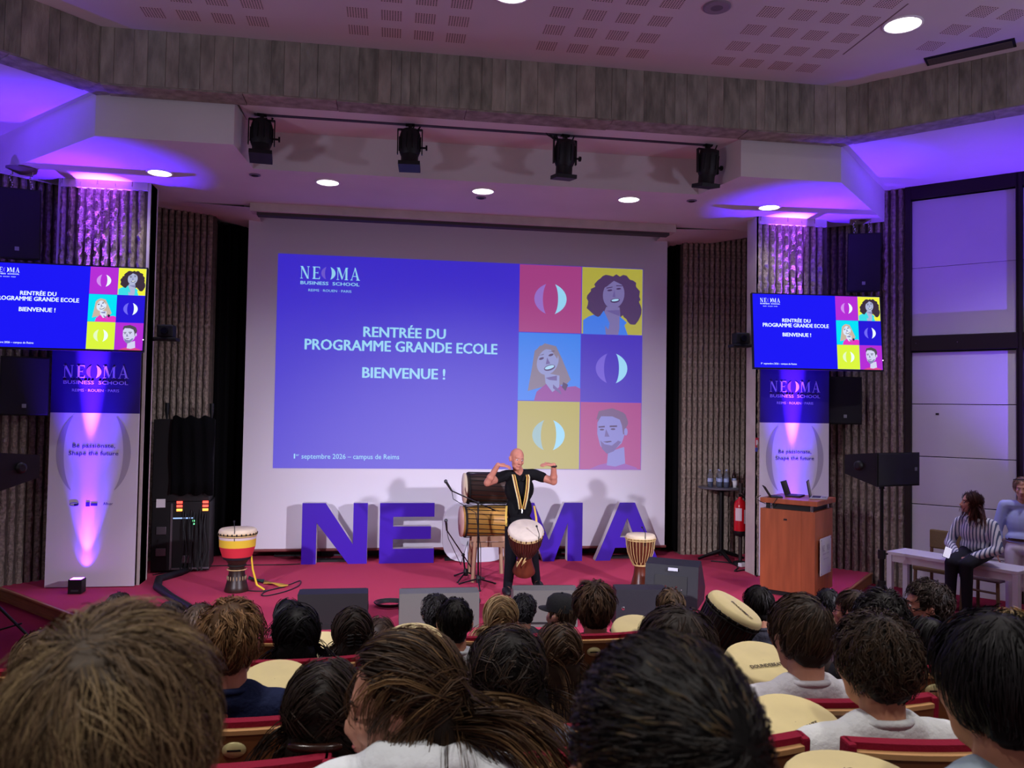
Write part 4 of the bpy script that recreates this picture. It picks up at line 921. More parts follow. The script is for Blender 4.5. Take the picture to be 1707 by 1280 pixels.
# ---- hair: a soft base volume plus combed strands, one mesh
HAIRM = {}
def hair_mat(col, rough=.42):
    k = tuple(col)
    if k in HAIRM: return HAIRM[k]
    m = bpy.data.materials.new('hair'); m.use_nodes = True; nt = m.node_tree; b = nt.nodes['Principled BSDF']
    a = nt.nodes.new('ShaderNodeAttribute'); a.attribute_name = 'tint'
    mx = nt.nodes.new('ShaderNodeMix'); mx.data_type = 'RGBA'; mx.blend_type = 'MULTIPLY'; mx.inputs['Factor'].default_value = 1; mx.inputs['A'].default_value = C(*col)
    nt.links.new(a.outputs['Color'], mx.inputs['B']); nt.links.new(mx.outputs['Result'], b.inputs['Base Color'])
    b.inputs['Roughness'].default_value = .55; b.inputs['Specular IOR Level'].default_value = .22
    HAIRM[k] = m; return m
def hair(parent, mt, col, tip=None, n=160, per=12, length=.07, seg=7, lift=.35, grav=.10, curl=0.0, cfreq=1.0, noise=.15, clump=.006, width=.0022, whorl=(0, -.05, .115), part=None, vol=1.0, long=False, fringe=.0, sideburn=-.02, seed=1, streak=None, base=None, lenvar=.3, blobs=(), tipclump=.5, blow=(0, 0, 0), flow=1.0, nape=-.075, front=.055, stick=.75, puff=.10, drift=(0, 0, 0), sweep=False):
    rng = np.random.default_rng(seed)
    cen = np.array((0, -.016, .032)); rad = np.array((.0815, .102, .0945))*np.array((vol, vol, 1+(vol-1)*.8))
    # --- roots over the scalp
    roots = []
    while len(roots) < n:
        v = rng.normal(size=3); v /= np.linalg.norm(v); p = cen+v*rad
        y, z = p[1], p[2]
        if z < nape: continue
        if y > .0 and z < (sideburn if y < .03 else front+ (y-.03)*.3): continue
        if y > .075 and z < front+.03: continue
        if z < -.03 and y > -.02: continue
        if base is not None and False: continue
        roots.append(p)
    P = np.array(roots); N = (P-cen)/rad**2; N /= np.linalg.norm(N, axis=1)[:, None]
    W = np.array(whorl)
    if part is not None:      # comb away from a parting line x = part
        T = np.stack([np.sign(P[:, 0]-part)*(1.0 if not sweep else .35), np.full(n, -.25 if not sweep else -1.0), np.full(n, -.15)], 1)
    else:
        T = P-W
    T = T-N*(T*N).sum(1)[:, None]; T /= np.linalg.norm(T, axis=1)[:, None]+1e-6
    T = T*flow+np.array(blow); T[:, 1] += fringe*(P[:, 1] > .02)
    D = T*(1-lift)+N*lift; D /= np.linalg.norm(D, axis=1)[:, None]
    L = length*(1+lenvar*rng.uniform(-1, 1, n)); st = (L/seg)[:, None]
    path = [P.copy()]; ph = rng.uniform(0, 2*PI, n); pos = P.copy()
    up = np.array((0, 0, 1.0)); ht = rng.uniform(.2, 1.2, n)
    sh_c = np.array((0, -.03, -.33)); sh_r = np.array((.23, .125, .14))
    nk_c = np.array((0, -.02, -.14)); nk_r = np.array((.072, .085, .13))
    for i in range(seg):
        side = np.cross(D, N); side /= np.linalg.norm(side, axis=1)[:, None]+1e-6
        c = curl*np.sin(ph+i*cfreq*2*PI/seg*2)[:, None]*side+curl*np.cos(ph+i*cfreq*2*PI/seg*2)[:, None]*N*.7
        D = D-up*(grav*(.35 if sweep and i < seg*.3 else 1))+np.array(drift)*(1.0 if i < seg*.28 else 0)+c+rng.normal(0, noise/ max(seg, 1)**.5, (n, 3))
        D /= np.linalg.norm(D, axis=1)[:, None]
        Nc = (pos-cen)/rad**2; Nc /= np.linalg.norm(Nc, axis=1)[:, None]
        on = (pos[:, 2] > (-.02 if long else -.09))[:, None]*stick
        D = D-Nc*(D*Nc).sum(1)[:, None]*on*.8; D /= np.linalg.norm(D, axis=1)[:, None]+1e-6
        pos = pos+D*st
        q = (pos-cen)/rad; l = np.linalg.norm(q, axis=1); tgt = 1+puff*(.3+.7*np.minimum(1, (i+1)/3))*ht
        l2 = np.where(l > tgt, l-(l-tgt)*on[:, 0], l); pos = cen+q/l[:, None]*l2[:, None]*rad
        for cc, rr in ((cen, rad*.99),)+(((sh_c, sh_r), (nk_c, nk_r)) if long else ()):
            q = (pos-cc)/rr; l = np.linalg.norm(q, axis=1); ins = l < 1.0
            if ins.any(): pos[ins] = cc+(q[ins]/l[ins][:, None])*rr*(1.0+.02*rng.uniform(0, 1, ins.sum()))[:, None]
        path.append(pos.copy())
    G = np.stack(path, 1)                                 # n, seg+1, 3
    # --- children round each guide
    K = seg+1; t = np.linspace(0, 1, K)
    off = rng.normal(size=(n, per, 3)); off /= np.linalg.norm(off, axis=2)[:, :, None]+1e-6; off *= (rng.uniform(0, 1, (n, per, 1))**.5)
    rad_t = clump*(1.7*(1-t)+tipclump*t+.25)[None, None, :, None]
    S = G[:, None]+off[:, :, None, :]*rad_t
    fr_ = rng.uniform(0, 2*PI, (n, per, 1)); wob = clump*.5
    S = S+wob*np.stack([np.sin(fr_+t*5), np.cos(fr_*1.7+t*4), np.sin(fr_*2.3+t*6)], -1)*t[None, None, :, None]
    cut = rng.uniform(.72, 1.0, (n, per, 1, 1)); S = S[:, :, :1]+(S-S[:, :, :1])*cut if not long else S
    S = S.reshape(n*per, K, 3); ns = n*per
    d = np.gradient(S, axis=1); d /= np.linalg.norm(d, axis=2)[:, :, None]+1e-9
    out = S-cen; out /= np.linalg.norm(out, axis=2)[:, :, None]
    sd = np.cross(d, out); sd /= np.linalg.norm(sd, axis=2)[:, :, None]+1e-9
    tw = rng.normal(0, .5, (ns, 1, 1)); nn = np.cross(sd, d); sd = sd*np.cos(tw)+nn*np.sin(tw)
    wd = width*(1-.75*t**2)[None, :, None]*rng.uniform(.7, 1.3, (ns, 1, 1))
    V = np.stack([S-sd*wd/2, S+sd*wd/2], 2).reshape(-1, 3)
    base_i = (np.arange(ns)*K*2)[:, None]+(np.arange(seg)*2)[None, :]
    F = np.stack([base_i, base_i+1, base_i+3, base_i+2], -1).reshape(-1, 4)
    tip = tip or col; ca = np.array([1.0, 1, 1]); cb = np.array([lin(a)/max(lin(b), 1e-4) for a, b in zip(tip, col)])
    tint = ca+(cb-ca)*(t**1.5)[None, :, None]
    tint = tint*rng.uniform(.55, 1.35, (n, 1, 1)).repeat(per, 0)*rng.uniform(.8, 1.25, (ns, 1, 1))
    if streak is not None:
        cs = np.array([lin(a)/max(lin(b), 1e-4) for a, b in zip(streak[0], col)]); pick = (rng.uniform(0, 1, (n, 1, 1)) < streak[1]).repeat(per, 0)
        tint = np.where(pick, tint*.35+cs*.65*np.clip(t*1.5+.3, 0, 1)[None, :, None], tint)
    tint = np.repeat(tint, 2, axis=1).reshape(-1, 3)
    # --- base volume under the strands
    bb = MB(); bb.ell(tuple(cen-np.array((0, .006, -.004))), tuple(rad*np.array((.985, .93, .985))), None, 18, 12)
    bb.ell((0, -.066, -.030), (.060*vol, .040, .052)) if nape < -.05 else None
    for c_, r_ in blobs: bb.ell(c_, r_, None, 14, 10)
    bm_ = remesh(bb, .009 if not long else .012, 2, 'hb')
    nb = len(bm_.vertices); bv = np.empty(nb*3); bm_.vertices.foreach_get('co', bv); bv = bv.reshape(-1, 3)
    bv += rng.normal(0, .0012, bv.shape)
    # keep the face clear: drop base polygons in front of the hairline
    bf = [tuple(p.vertices) for p in bm_.polygons]; ctr = np.array([bv[list(f)].mean(0) for f in bf])
    keep = ~((ctr[:, 1] > .012) & (ctr[:, 2] < np.where(ctr[:, 1] < .035, sideburn, front)) & (ctr[:, 2] > -.13) & (np.abs(ctr[:, 0]) < .088))
    keep &= ~((np.abs(ctr[:, 0]) > .060) & (ctr[:, 1] > -.032) & (ctr[:, 1] < .02) & (ctr[:, 2] < sideburn-.0) & (ctr[:, 2] > -.1)) if not long else True
    bf = [f for f, k_ in zip(bf, keep) if k_]; bpy.data.meshes.remove(bm_)
    mtx = np.array(mt); allv = np.concatenate([V, bv]); allv = allv @ mtx[:3, :3].T+mtx[:3, 3]
    me = bpy.data.meshes.new('hair'); nq = len(F); nl = nq*4+sum(len(f) for f in bf)
    me.vertices.add(len(allv)); me.vertices.foreach_set('co', allv.astype(np.float32).ravel())
    loops = np.concatenate([F.ravel(), np.array([i+len(V) for f in bf for i in f], dtype=int)]) if bf else F.ravel()
    me.loops.add(len(loops)); me.loops.foreach_set('vertex_index', loops.astype(np.int32))
    starts = np.concatenate([np.arange(nq)*4, nq*4+np.cumsum([0]+[len(f) for f in bf])[:-1]]) if bf else np.arange(nq)*4
    me.polygons.add(len(starts)); me.polygons.foreach_set('loop_start', starts.astype(np.int32))
    me.polygons.foreach_set('use_smooth', np.ones(len(starts), dtype=bool)); me.update(calc_edges=True); me.validate()
    at = me.color_attributes.new('tint', 'FLOAT_COLOR', 'POINT')
    full = np.ones((len(allv), 4), dtype=np.float32); full[:len(V), :3] = np.clip(tint, 0, 8); full[len(V):, :3] = .45
    at.data.foreach_set('color', full.ravel())
    me.materials.append(hair_mat(col))
    o = obj('hair', me, parent); o['kind'] = 'stuff'
    return o

# ------------------------------------------------------------------ drums
rope_pale = M('rope_pale', C(206, 178, 120), .8); rope_dark = M('rope_dark', C(24, 20, 18), .8); skin_drum = M('goat_skin', C(226, 208, 176), .7, noise=(9, .08)); wood_dark = M('djembe_dark_wood', C(44, 28, 22), .4, noise=(8, .3)); wood_red = M('djembe_red_wood', C(92, 42, 26), .35, noise=(8, .3), stretch=(1, 1, .3))
skin_yel = M('goat_skin_yellow', C(222, 206, 150), .7, noise=(9, .07))
def djembe_mesh_parts(t, r=.17, h=.6, shell=wood_dark, rope=rope_dark, skin=skin_drum, bands=None, nr=26, rim=None):
    k = r/.17; z = h
    MB().lathe([(.105*k, 0), (.112*k, .012), (.100*k, .06), (.078*k, h*.24), (.068*k, h*.36), (.074*k, h*.42), (.110*k, h*.52), (.148*k, h*.68), (.158*k, h*.86), (.158*k, h*.97)], 28).build('shell', shell, t)
    MB().lathe([(.076*k, h*.40), (.086*k, h*.405), (.086*k, h*.425), (.078*k, h*.43)], 24).build('waist_ring', rope, t)
    if bands:
        for (z0, z1, m, r0, r1) in bands: MB().lathe([(r0*k, h*z0), (r1*k, h*z1)], 28, caps=False).build('cloth_band', m, t)
    mb = MB()
    for i in range(nr):
        a = 2*PI*i/nr; b_ = 2*PI*(i+.5)/nr
        P_ = lambda aa, rr, zz: (rr*k*math.cos(aa), rr*k*math.sin(aa), zz)
        mb.tube([P_(a, .170, h*.93), P_(a, .164, h*.8), P_(a, .150, h*.66), P_(a, .112, h*.5), P_(b_, .088, h*.42)], .0034*k, 5); mb.tube([P_(b_, .170, h*.93), P_(b_, .164, h*.8), P_(b_, .150, h*.66), P_(b_, .112, h*.5), P_(a, .088, h*.42)], .0034*k, 5)
    if not bands: mb.build('rope_lacing', rope, t)['kind'] = 'stuff'
    for zz, rr in ((.93, .168), (.895, .166)): MB().tube([(rr*k*math.cos(a), rr*k*math.sin(a), h*zz) for a in [2*PI*i/28 for i in range(29)]], .008*k, 6).build('tension_ring', rim or rope, t)
    mb = MB()
    for i in range(nr): a = 2*PI*i/nr; mb.ell((.174*k*math.cos(a), .174*k*math.sin(a), h*.925), (.008*k, .008*k, .012*k), None, 6, 4)
    mb.build('ring_loops', rope, t)['kind'] = 'stuff'
    MB().lathe([(.172*k, h*.92), (.174*k, h*.95), (.166*k, h*.985), (.155*k, h), (.001, h+.002)], 32, caps=False).build('drumhead', skin, t)
def djembe(label, loc, rot, name='djembe', **kw):
    t = thing(name, label, 'drum', loc, 0, 'djembe drums'); t.rotation_euler = rot; djembe_mesh_parts(t, **kw); return t
yl, rd, wh_, bk = M('cloth_yellow', C(226, 190, 50), .8), M('cloth_red', C(210, 44, 60), .8), M('cloth_cream', C(214, 200, 196), .8), M('cloth_black', C(24, 20, 30), .8)
p = at_z(394, 985, 0); d1 = djembe('djembe drum wrapped in yellow and red cloth', tuple(p), (0, 0, 0), r=.215, h=.74, bands=[(.52, .56, bk, .125, .135), (.56, .72, rd, .135, .163), (.72, .84, yl, .163, .1665), (.84, .88, wh_, .1665, .168), (.88, .91, bk, .169, .170)], rim=rope_pale)
mb = MB()
for i in range(18): a = 2*PI*i/18; mb.ell((.118*1.26*math.cos(a)*.72, .118*1.26*math.sin(a)*.72, .16), (.008, .008, .028), None, 6, 5)
mb.build('carved_studs', M('carved_pale', C(150, 130, 100), .6), d1)['kind'] = 'stuff'
MB().tube([(.11*math.cos(a), .11*math.sin(a), .26) for a in [2*PI*i/24 for i in range(25)]], .006, 6).build('shell_string', rope_pale, d1)
# ribbon strap lying on the carpet
def ribbon(label, pix, w, m, z=.02):
    P_ = [at_z(x, y, z) for x, y in pix]; vs = []
    for i, q in enumerate(P_): vs += [(q.x, q.y-w/2, .012+.02*(i % 2)), (q.x, q.y+w/2, .03-.01*(i % 2))]
    o = MB().add(vs, [(2*i, 2*i+2, 2*i+3, 2*i+1) for i in range(len(P_)-1)], True).build('drum_strap', m); o.modifiers.new('t', 'SOLIDIFY').thickness = .004
    return tag(o, label, 'strap', 'coloured straps by the wrapped drum')
ribbon('green strap lying beside the wrapped drum', [(414, 962), (425, 966), (440, 968)], .10, M('strap_green', C(30, 60, 50), .8))
ribbon('yellow and red strap lying on the carpet', [(440, 970), (455, 972), (468, 975), (480, 976)], .11, M('strap_gold', C(206, 160, 60), .8, noise=(14, .3)))
mb = MB().tube([(.165, -.02, .42), (.185, -.03, .26), (.24, -.05, .08), (.33, -.05, .02)], [.010, .012, .014, .012], 6); o = mb.build('hanging_strap', yl, d1)
p = at_z(1067, 978, 0); djembe('djembe drum laced with pale rope beside the letter A', tuple(p), (0, 0, 0), r=.185, h=.66, shell=wood_red, rope=rope_pale, nr=13)
# clip microphones on the drums
def clip_mic(par, x, y, z): MB().tube([(x, y, z-.12), (x, y-.01, z+.04), (x-.02, y+.05, z+.1)], .005, 6).ell((x-.02, y+.06, z+.1), (.012, .018, .012)).build('clip_microphone', black, par)
clip_mic(d1, .0, -.21, .74); clip_mic(bpy.data.objects['djembe.001'], .0, -.18, .66)
# barrel drums on the wooden stand
dun_y = M('dunun_yellow_wood', C(176, 128, 56), .45, noise=(4, .25), stretch=(.4, 3, 3)); dun_d = M('dunun_dark_wood', C(52, 30, 22), .5, noise=(5, .3), stretch=(.4, 3, 3))
def dunun(label, c, r, L, m, rz):
    t = thing('barrel_drum', label, 'drum', c, rz, 'barrel drums on the stand'); mt = Matrix.Rotation(R(90), 4, 'Y')
    MB().lathe([(r*.95, -L/2), (r, -L*.2), (r, L*.2), (r*.95, L/2)], 30, mt).build('shell', m, t)
    for s in (-1, 1):
        MB().lathe([(r*1.03, -.012), (r*1.03, .012)], 30, Matrix.Translation((s*L*.44, 0, 0)) @ mt).build('hoop', rope_dark, t); MB().lathe([(r*1.0, 0), (r*.98, s*.02), (.001, s*.024)], 30, Matrix.Translation((s*L*.5, 0, 0)) @ mt, caps=False).build('drumhead', skin_drum if m is dun_d else M('drumhead_rose', C(190, 150, 140), .7), t)
    mb = MB()
    for i in range(20):
        a = 2*PI*i/20; b_ = a+.16; mb.tube([(-L*.44, r*1.04*math.cos(a), r*1.04*math.sin(a)), (0, r*1.03*math.cos((a+b_)/2), r*1.03*math.sin((a+b_)/2)), (L*.44, r*1.04*math.cos(b_), r*1.04*math.sin(b_))], .005, 5)
    mb.build('rope_lacing', rope_dark, t)['kind'] = 'stuff'
DY = 10.55; pu = at_y(812, 815, DY); pd_ = at_y(808, 866, DY)
dunun('big dark barrel drum lying on top of the stand', (pu.x, DY+.02, pu.z+.012), .2, .58, dun_d, R(4)); dunun('yellow-brown barrel drum lying under the dark one', (pd_.x, DY-.06, pd_.z-.01), .2, .62, dun_y, R(4))
tw = M('stand_pale_wood', C(170, 134, 106), .6, noise=(6, .2), stretch=(1, 1, .3)); ps = at_y(812, 960, DY); zb = pd_.z-.215
t = thing('drum_stand', 'pale wooden trestle stand carrying two barrel drums', 'stand', (ps.x, DY-.05, 0))
for sx in (-1, 1):
    for sy in (-1, 1): MB().tube([(sx*.22, sy*.26, .0), (sx*.19, sy*.23, zb+.03)], .028, 4).build('leg', tw, t)
    MB().tube([(sx*.19, -.23, .42), (sx*.19, .23, .42)], .022, 4).build('side_rail', tw, t)
MB().b2((-.22, -.25, .44), (.22, -.19, .50)).build('front_rail', tw, t); MB().b2((-.22, .19, .44), (.22, .25, .50)).build('rear_rail', tw, t)
for sy in (-1, 1): MB().b2((-.24, sy*.23-.02, zb-.02), (.24, sy*.23+.02, zb+.04)).build('cradle_rail', tw, t)
t.location.z = 0
# microphone stands
def mic_stand(label, base, zt, p_mic, p_piv, leg=.3, rot=0.2):
    t = thing('microphone_stand', label, 'stand', tuple(base), 0, 'microphone stands')
    piv = Vector(p_piv)-Vector(base); mic = Vector(p_mic)-Vector(base)
    MB().tube([(0, 0, .06), (piv.x, piv.y, piv.z)], .011, 8).build('pole', blackm, t)
    for k in range(3): a = 2*PI*k/3+rot; MB().tube([(0, 0, .10), (leg*math.cos(a), leg*math.sin(a), .012)], .010, 8).build('leg', blackm, t); MB().ell((leg*math.cos(a), leg*math.sin(a), .012), (.016, .016, .012), None, 8, 5).build('rubber_foot', black, t)
    MB().lathe([(.025, .05), (.03, .12), (.02, .14)], 10).build('tripod_hub', black, t)
    ext = piv+(piv-mic).normalized()*.25
    MB().tube([ext, mic], .008, 8).build('boom', blackm, t); MB().ell(piv, (.022, .022, .022), None, 10, 8).build('boom_clutch', black, t)
    d = (mic-piv).normalized(); d2 = (d+Vector((.3, 0, .5))).normalized()
    MB().tube([mic, mic+d2*.12], [.012, .016], 10).build('microphone_body', black, t); MB().ell(mic+d2*.14, (.022, .022, .026), None, 10, 8).build('microphone_grille', M('mic_mesh', C(70, 70, 76), .4, .6), t)
    MB().tube([mic, mic+Vector((.02, 0, -.1)), piv+Vector((-.03, -.02, -.12)), Vector((.02, -.02, .5)), Vector((.03, -.03, .03))], .005, 6).build('cable', black, t)
b_ = at_z(797, 978, 0); mic_stand('black microphone stand reaching to the upper barrel drum', b_, 1, at_y(753, 818, b_.y-.05), at_y(797, 838, b_.y), .26, .5)
b_ = at_z(776, 966, 0); mic_stand('black microphone stand angled low at the lower barrel drum', b_, 1, at_y(745, 884, b_.y-.25), at_y(772, 925, b_.y), .24, 2.1)
# ------------------------------------------------------------------ the drummer on stage
cloth_blk = M('black_polo_cotton', C(16, 16, 19), .9, bump=(25, .35), spec=.2); jean_blk = M('black_jeans', C(18, 19, 26), .85, bump=(30, .4), spec=.2)
MO = Vector((.53, 9.62, 0)); S_ = .00728
def mp(px, py, y=0.0): return Vector(((px-868)*S_, y, (989-py)*S_))
HM = head_mt(mp(856.5, 768, -.07), R(196), R(-6), R(-8), 1.1)
def performer():
    sh = {-1: mp(838, 796, .0), 1: mp(889, 794, .0)}; el = {-1: mp(807, 806, -.16), 1: mp(917, 804, -.14)}; wr = {-1: mp(822, 776, -.26), 1: mp(914, 776, -.24)}
    hip = {-1: mp(853, 880, .0), 1: mp(878, 880, .02)}; kn = {-1: mp(849, 932, -.06), 1: mp(890, 930, .10)}; an = {-1: mp(846, 980, .0), 1: mp(898, 976, .16)}
    b = head_prims(HM, True, 1.0, True, 1.05)
    b.cap(mp(858, 781, -.03), mp(864, 798, .0), .058, .068); b.ell(mp(863, 820, .0), (.165, .10, .19)); b.ell(mp(864, 860, .0), (.12, .085, .16)); b.cap(sh[-1], sh[1], .06, .06)
    for s in (-1, 1):
        b.cap(sh[s], el[s], .056, .044); b.cap(el[s], wr[s], .046, .030); b.cap(hip[s], kn[s], .085, .058); b.cap(kn[s], an[s], .055, .038); b.cap(an[s], an[s]+Vector((.03*s, -.16, -.035)), .04, .032)
        mid = el[s].lerp(wr[s], .3); b.ell(mid, (.047, .047, .05))
    join(b, hand_prims(wr[-1], (.95, -.1, -.10), (.1, .3, -1), 1, .35, 1.0)); join(b, hand_prims(wr[1], (-.97, -.1, .10), (-.1, .3, -1), -1, .35, 1.0))
    me = remesh(b, .0075, 3, 'person', [SK['pink']])
    o = obj('person', me, None, MO); tag(o, 'bald drummer in black polo with hands raised to his shoulders', 'person')
    face_parts(o, HM, (60, 60, 70), (150, 130, 120), (170, 100, 95), False, .003)
    s2 = MB(); s2.ell(mp(863, 818, .0), (.182, .120, .19)); s2.ell(mp(863, 850, .0), (.162, .118, .17)); s2.ell(mp(864, 872, .0), (.165, .115, .10)); s2.cap(sh[-1]+Vector((.02, 0, 0)), sh[1]+Vector((-.02, 0, 0)), .072, .072); s2.cap(mp(858, 795, .0), mp(868, 795, .0), .07, .07)
    for s in (-1, 1): s2.cap(sh[s], sh[s].lerp(el[s], .42), .066, .064); s2.cap(sh[s]*.6+Vector((mp(863, 792).x*.4, 0, mp(863, 789).z*.4)), sh[s], .05, .062)
    obj('polo_shirt', remesh(s2, .010, 3, 'polo_shirt', [cloth_blk]), o)
    cb = MB()
    for s in (-1, 1): cb.tube([mp(863, 793, .06), mp(863+s*9.5, 791, .0), mp(863+s*7, 797, -.085), mp(863+s*2.5, 804, -.115)], [.02, .024, .024, .012], 8)
    cb.build('collar', cloth_blk, o)
    tr = MB(); tr.ell(mp(865, 880, .01), (.165, .118, .12))
    for s in (-1, 1): tr.cap(hip[s], kn[s], .098, .074); tr.cap(kn[s], an[s]+Vector((0, 0, .0)), .072, .056)
    obj('jeans', remesh(tr, .011, 3, 'jeans', [jean_blk]), o)
    for s in (-1, 1):
        sb = MB().ell(an[s]+Vector((.02*s, -.075, -.03)), (.056, .155, .055)); sb.v = [(x, y, max(z, .004)) for x, y, z in sb.v]; sb.build('shoe', black, o)
    MB().tube([wr[1]+Vector((.03*math.cos(a), .03*math.sin(a), -.012+.004*math.sin(a))) for a in [2*PI*i/16 for i in range(17)]], .011, 6).build('watch_strap', black, o)
    return o
man = performer()
# djembe slung in front of him on a striped ribbon
dj = thing('djembe', 'djembe with a white skin slung in front of the drummer', 'drum', tuple(MO+mp(869, 950, -.16)), 0, 'djembe drums'); dj.rotation_euler = (R(27), R(-3), 0)
djembe_mesh_parts(dj, .205, .62, wood_red, M('rope_brown', C(70, 36, 28), .8), M('white_drum_skin', C(205, 192, 176), .7, noise=(7, .14)), None, 22, rope_pale)
clip_mic(dj, .12, -.17, .62)
mb = MB()
for s in (-1, 1): mb.tube([(-.03+.02*s, -.12, .30), (-.09+.03*s, -.15, .20), (-.06+.05*s, -.135, .26)], .009, 6)
mb.build('knotted_cord', rope_pale, dj)['kind'] = 'stuff'
st = thing('neck_strap', 'yellow, white and maroon striped ribbon strap round the drummer', 'strap', tuple(MO))
gold = M('strap_gold_stripe', C(214, 178, 80), .7); maroon = M('strap_maroon_stripe', C(110, 40, 40), .7); cream = M('strap_cream', C(224, 212, 180), .7)
for s in (-1, 1):
    ctl = [mp(863+s*5, 790, .08), mp(863+s*11, 791, -.02), mp(863+s*11.5, 797, -.125), mp(864+s*9, 815, -.155), mp(865+s*5.5, 833, -.158), mp(864.5+s*2.2, 849, -.16)]
    for k, (o_, w_, m_) in enumerate(((-.020, .011, gold), (-.008, .009, maroon), (.004, .010, gold), (.015, .008, cream))):
        vs = []
        for q in ctl: vs += [(q.x+s*(o_), q.y-.006, q.z), (q.x+s*(o_+w_), q.y-.006, q.z+.002)]
        MB().add(vs, [(2*i, 2*i+1, 2*i+3, 2*i+2) if s < 0 else (2*i, 2*i+2, 2*i+3, 2*i+1) for i in range(len(ctl)-1)], True).build('ribbon_stripe', m_, st).modifiers.new('t', 'SOLIDIFY').thickness = .003
    vs = []
    for q in (mp(864+s*23, 845, -.06), mp(864+s*25, 862, -.12), mp(864+s*25, 876, -.18)): vs += [(q.x-.012, q.y, q.z), (q.x+.012, q.y, q.z)]
    MB().add(vs, [(0, 1, 3, 2), (2, 3, 5, 4)], True).build('side_ribbon', gold, st).modifiers.new('t', 'SOLIDIFY').thickness = .003
MB().tube([mp(864.5, 848, -.16), mp(864.5, 855, -.17)], .012, 8).build('buckle', chrome, st)

# ------------------------------------------------------------------ white table, chairs and two women at the window side
bt = HZ+.70; bA = at_z(1478, 918, bt); bB = at_z(1697, 953, bt); bd = (bB-bA); bl_ = bd.length; ba = math.atan2(bd.y, bd.x)
t = thing('white_table', 'long low white table the woman in stripes sits on', 'table', (bA.x, bA.y, HZ), ba)
wm = M('white_laminate', C(226, 222, 232), .35)
MB().b2((0, 0, .66), (bl_, .42, .70), .005).build('table_top', wm, t)
for x in (.03, bl_-.03):
    for y in (.03, .39): MB().b2((x-.03, y-.03, 0), (x+.03, y+.03, .66), .004).build('leg', wm, t)
MB().b2((.05, .02, .58), (bl_-.05, .05, .66)).build('apron', wm, t)
def wood_chair(label, loc, rz, up):
    t_ = thing('wooden_chair', label, 'chair', loc, rz, 'chairs by the window'); w_ = M('chair_oak', C(120, 92, 66), .5, noise=(6, .2), stretch=(1, 1, .3))
    MB().b2((-.23, -.22, .42), (.23, .22, .48), .02).build('seat', up, t_); MB().b2((-.22, .18, .66), (.22, .23, .90), .02).build('backrest', up, t_)
    for sx in (-1, 1): MB().tube([(sx*.21, -.2, .0), (sx*.20, -.19, .42)], .02, 6).build('leg', w_, t_); MB().tube([(sx*.21, .22, .0), (sx*.20, .2, .42), (sx*.20, .21, .88)], .02, 6).build('leg', w_, t_)
    MB().tube([(-.2, -.19, .3), (.2, -.19, .3)], .014, 6).build('stretcher', w_, t_)
olive = M('olive_upholstery', C(122, 104, 62), .85, bump=(80, .2)); greyu = M('mauve_upholstery', C(128, 112, 112), .85, bump=(80, .2))
nb = Vector((-math.sin(ba), math.cos(ba), 0)); dv = bd.normalized()
q = bA+dv*.24+nb*.78; wood_chair('olive upholstered chair behind the white table', (q.x, q.y, HZ), ba, olive)
q = bA+dv*.80+nb*.80; wood_chair('mauve-grey upholstered chair behind the white table', (q.x, q.y, HZ), ba, greyu)
# seated woman
dW = 8.9
def wp(px, py, d=dW): return at_d(px, py, d)
def stripe_mat(nm, c1, c2, sc):
    if nm in MATS: return MATS[nm]
    m = M(nm, C(*c1), .8); nt = m.node_tree; b = nt.nodes['Principled BSDF']; tc = nt.nodes.new('ShaderNodeTexCoord'); wv = nt.nodes.new('ShaderNodeTexWave'); wv.bands_direction = 'X'; wv.inputs['Scale'].default_value = sc; wv.inputs['Distortion'].default_value = .8; wv.inputs['Detail'].default_value = 1
    cr = nt.nodes.new('ShaderNodeValToRGB'); cr.color_ramp.interpolation = 'CONSTANT'; cr.color_ramp.elements[0].color = C(*c1); cr.color_ramp.elements[1].color = C(*c2); cr.color_ramp.elements[1].position = .66
    nt.links.new(tc.outputs['Object'], wv.inputs['Vector']); nt.links.new(wv.outputs['Fac'], cr.inputs['Fac']); nt.links.new(cr.outputs['Color'], b.inputs['Base Color']); return m
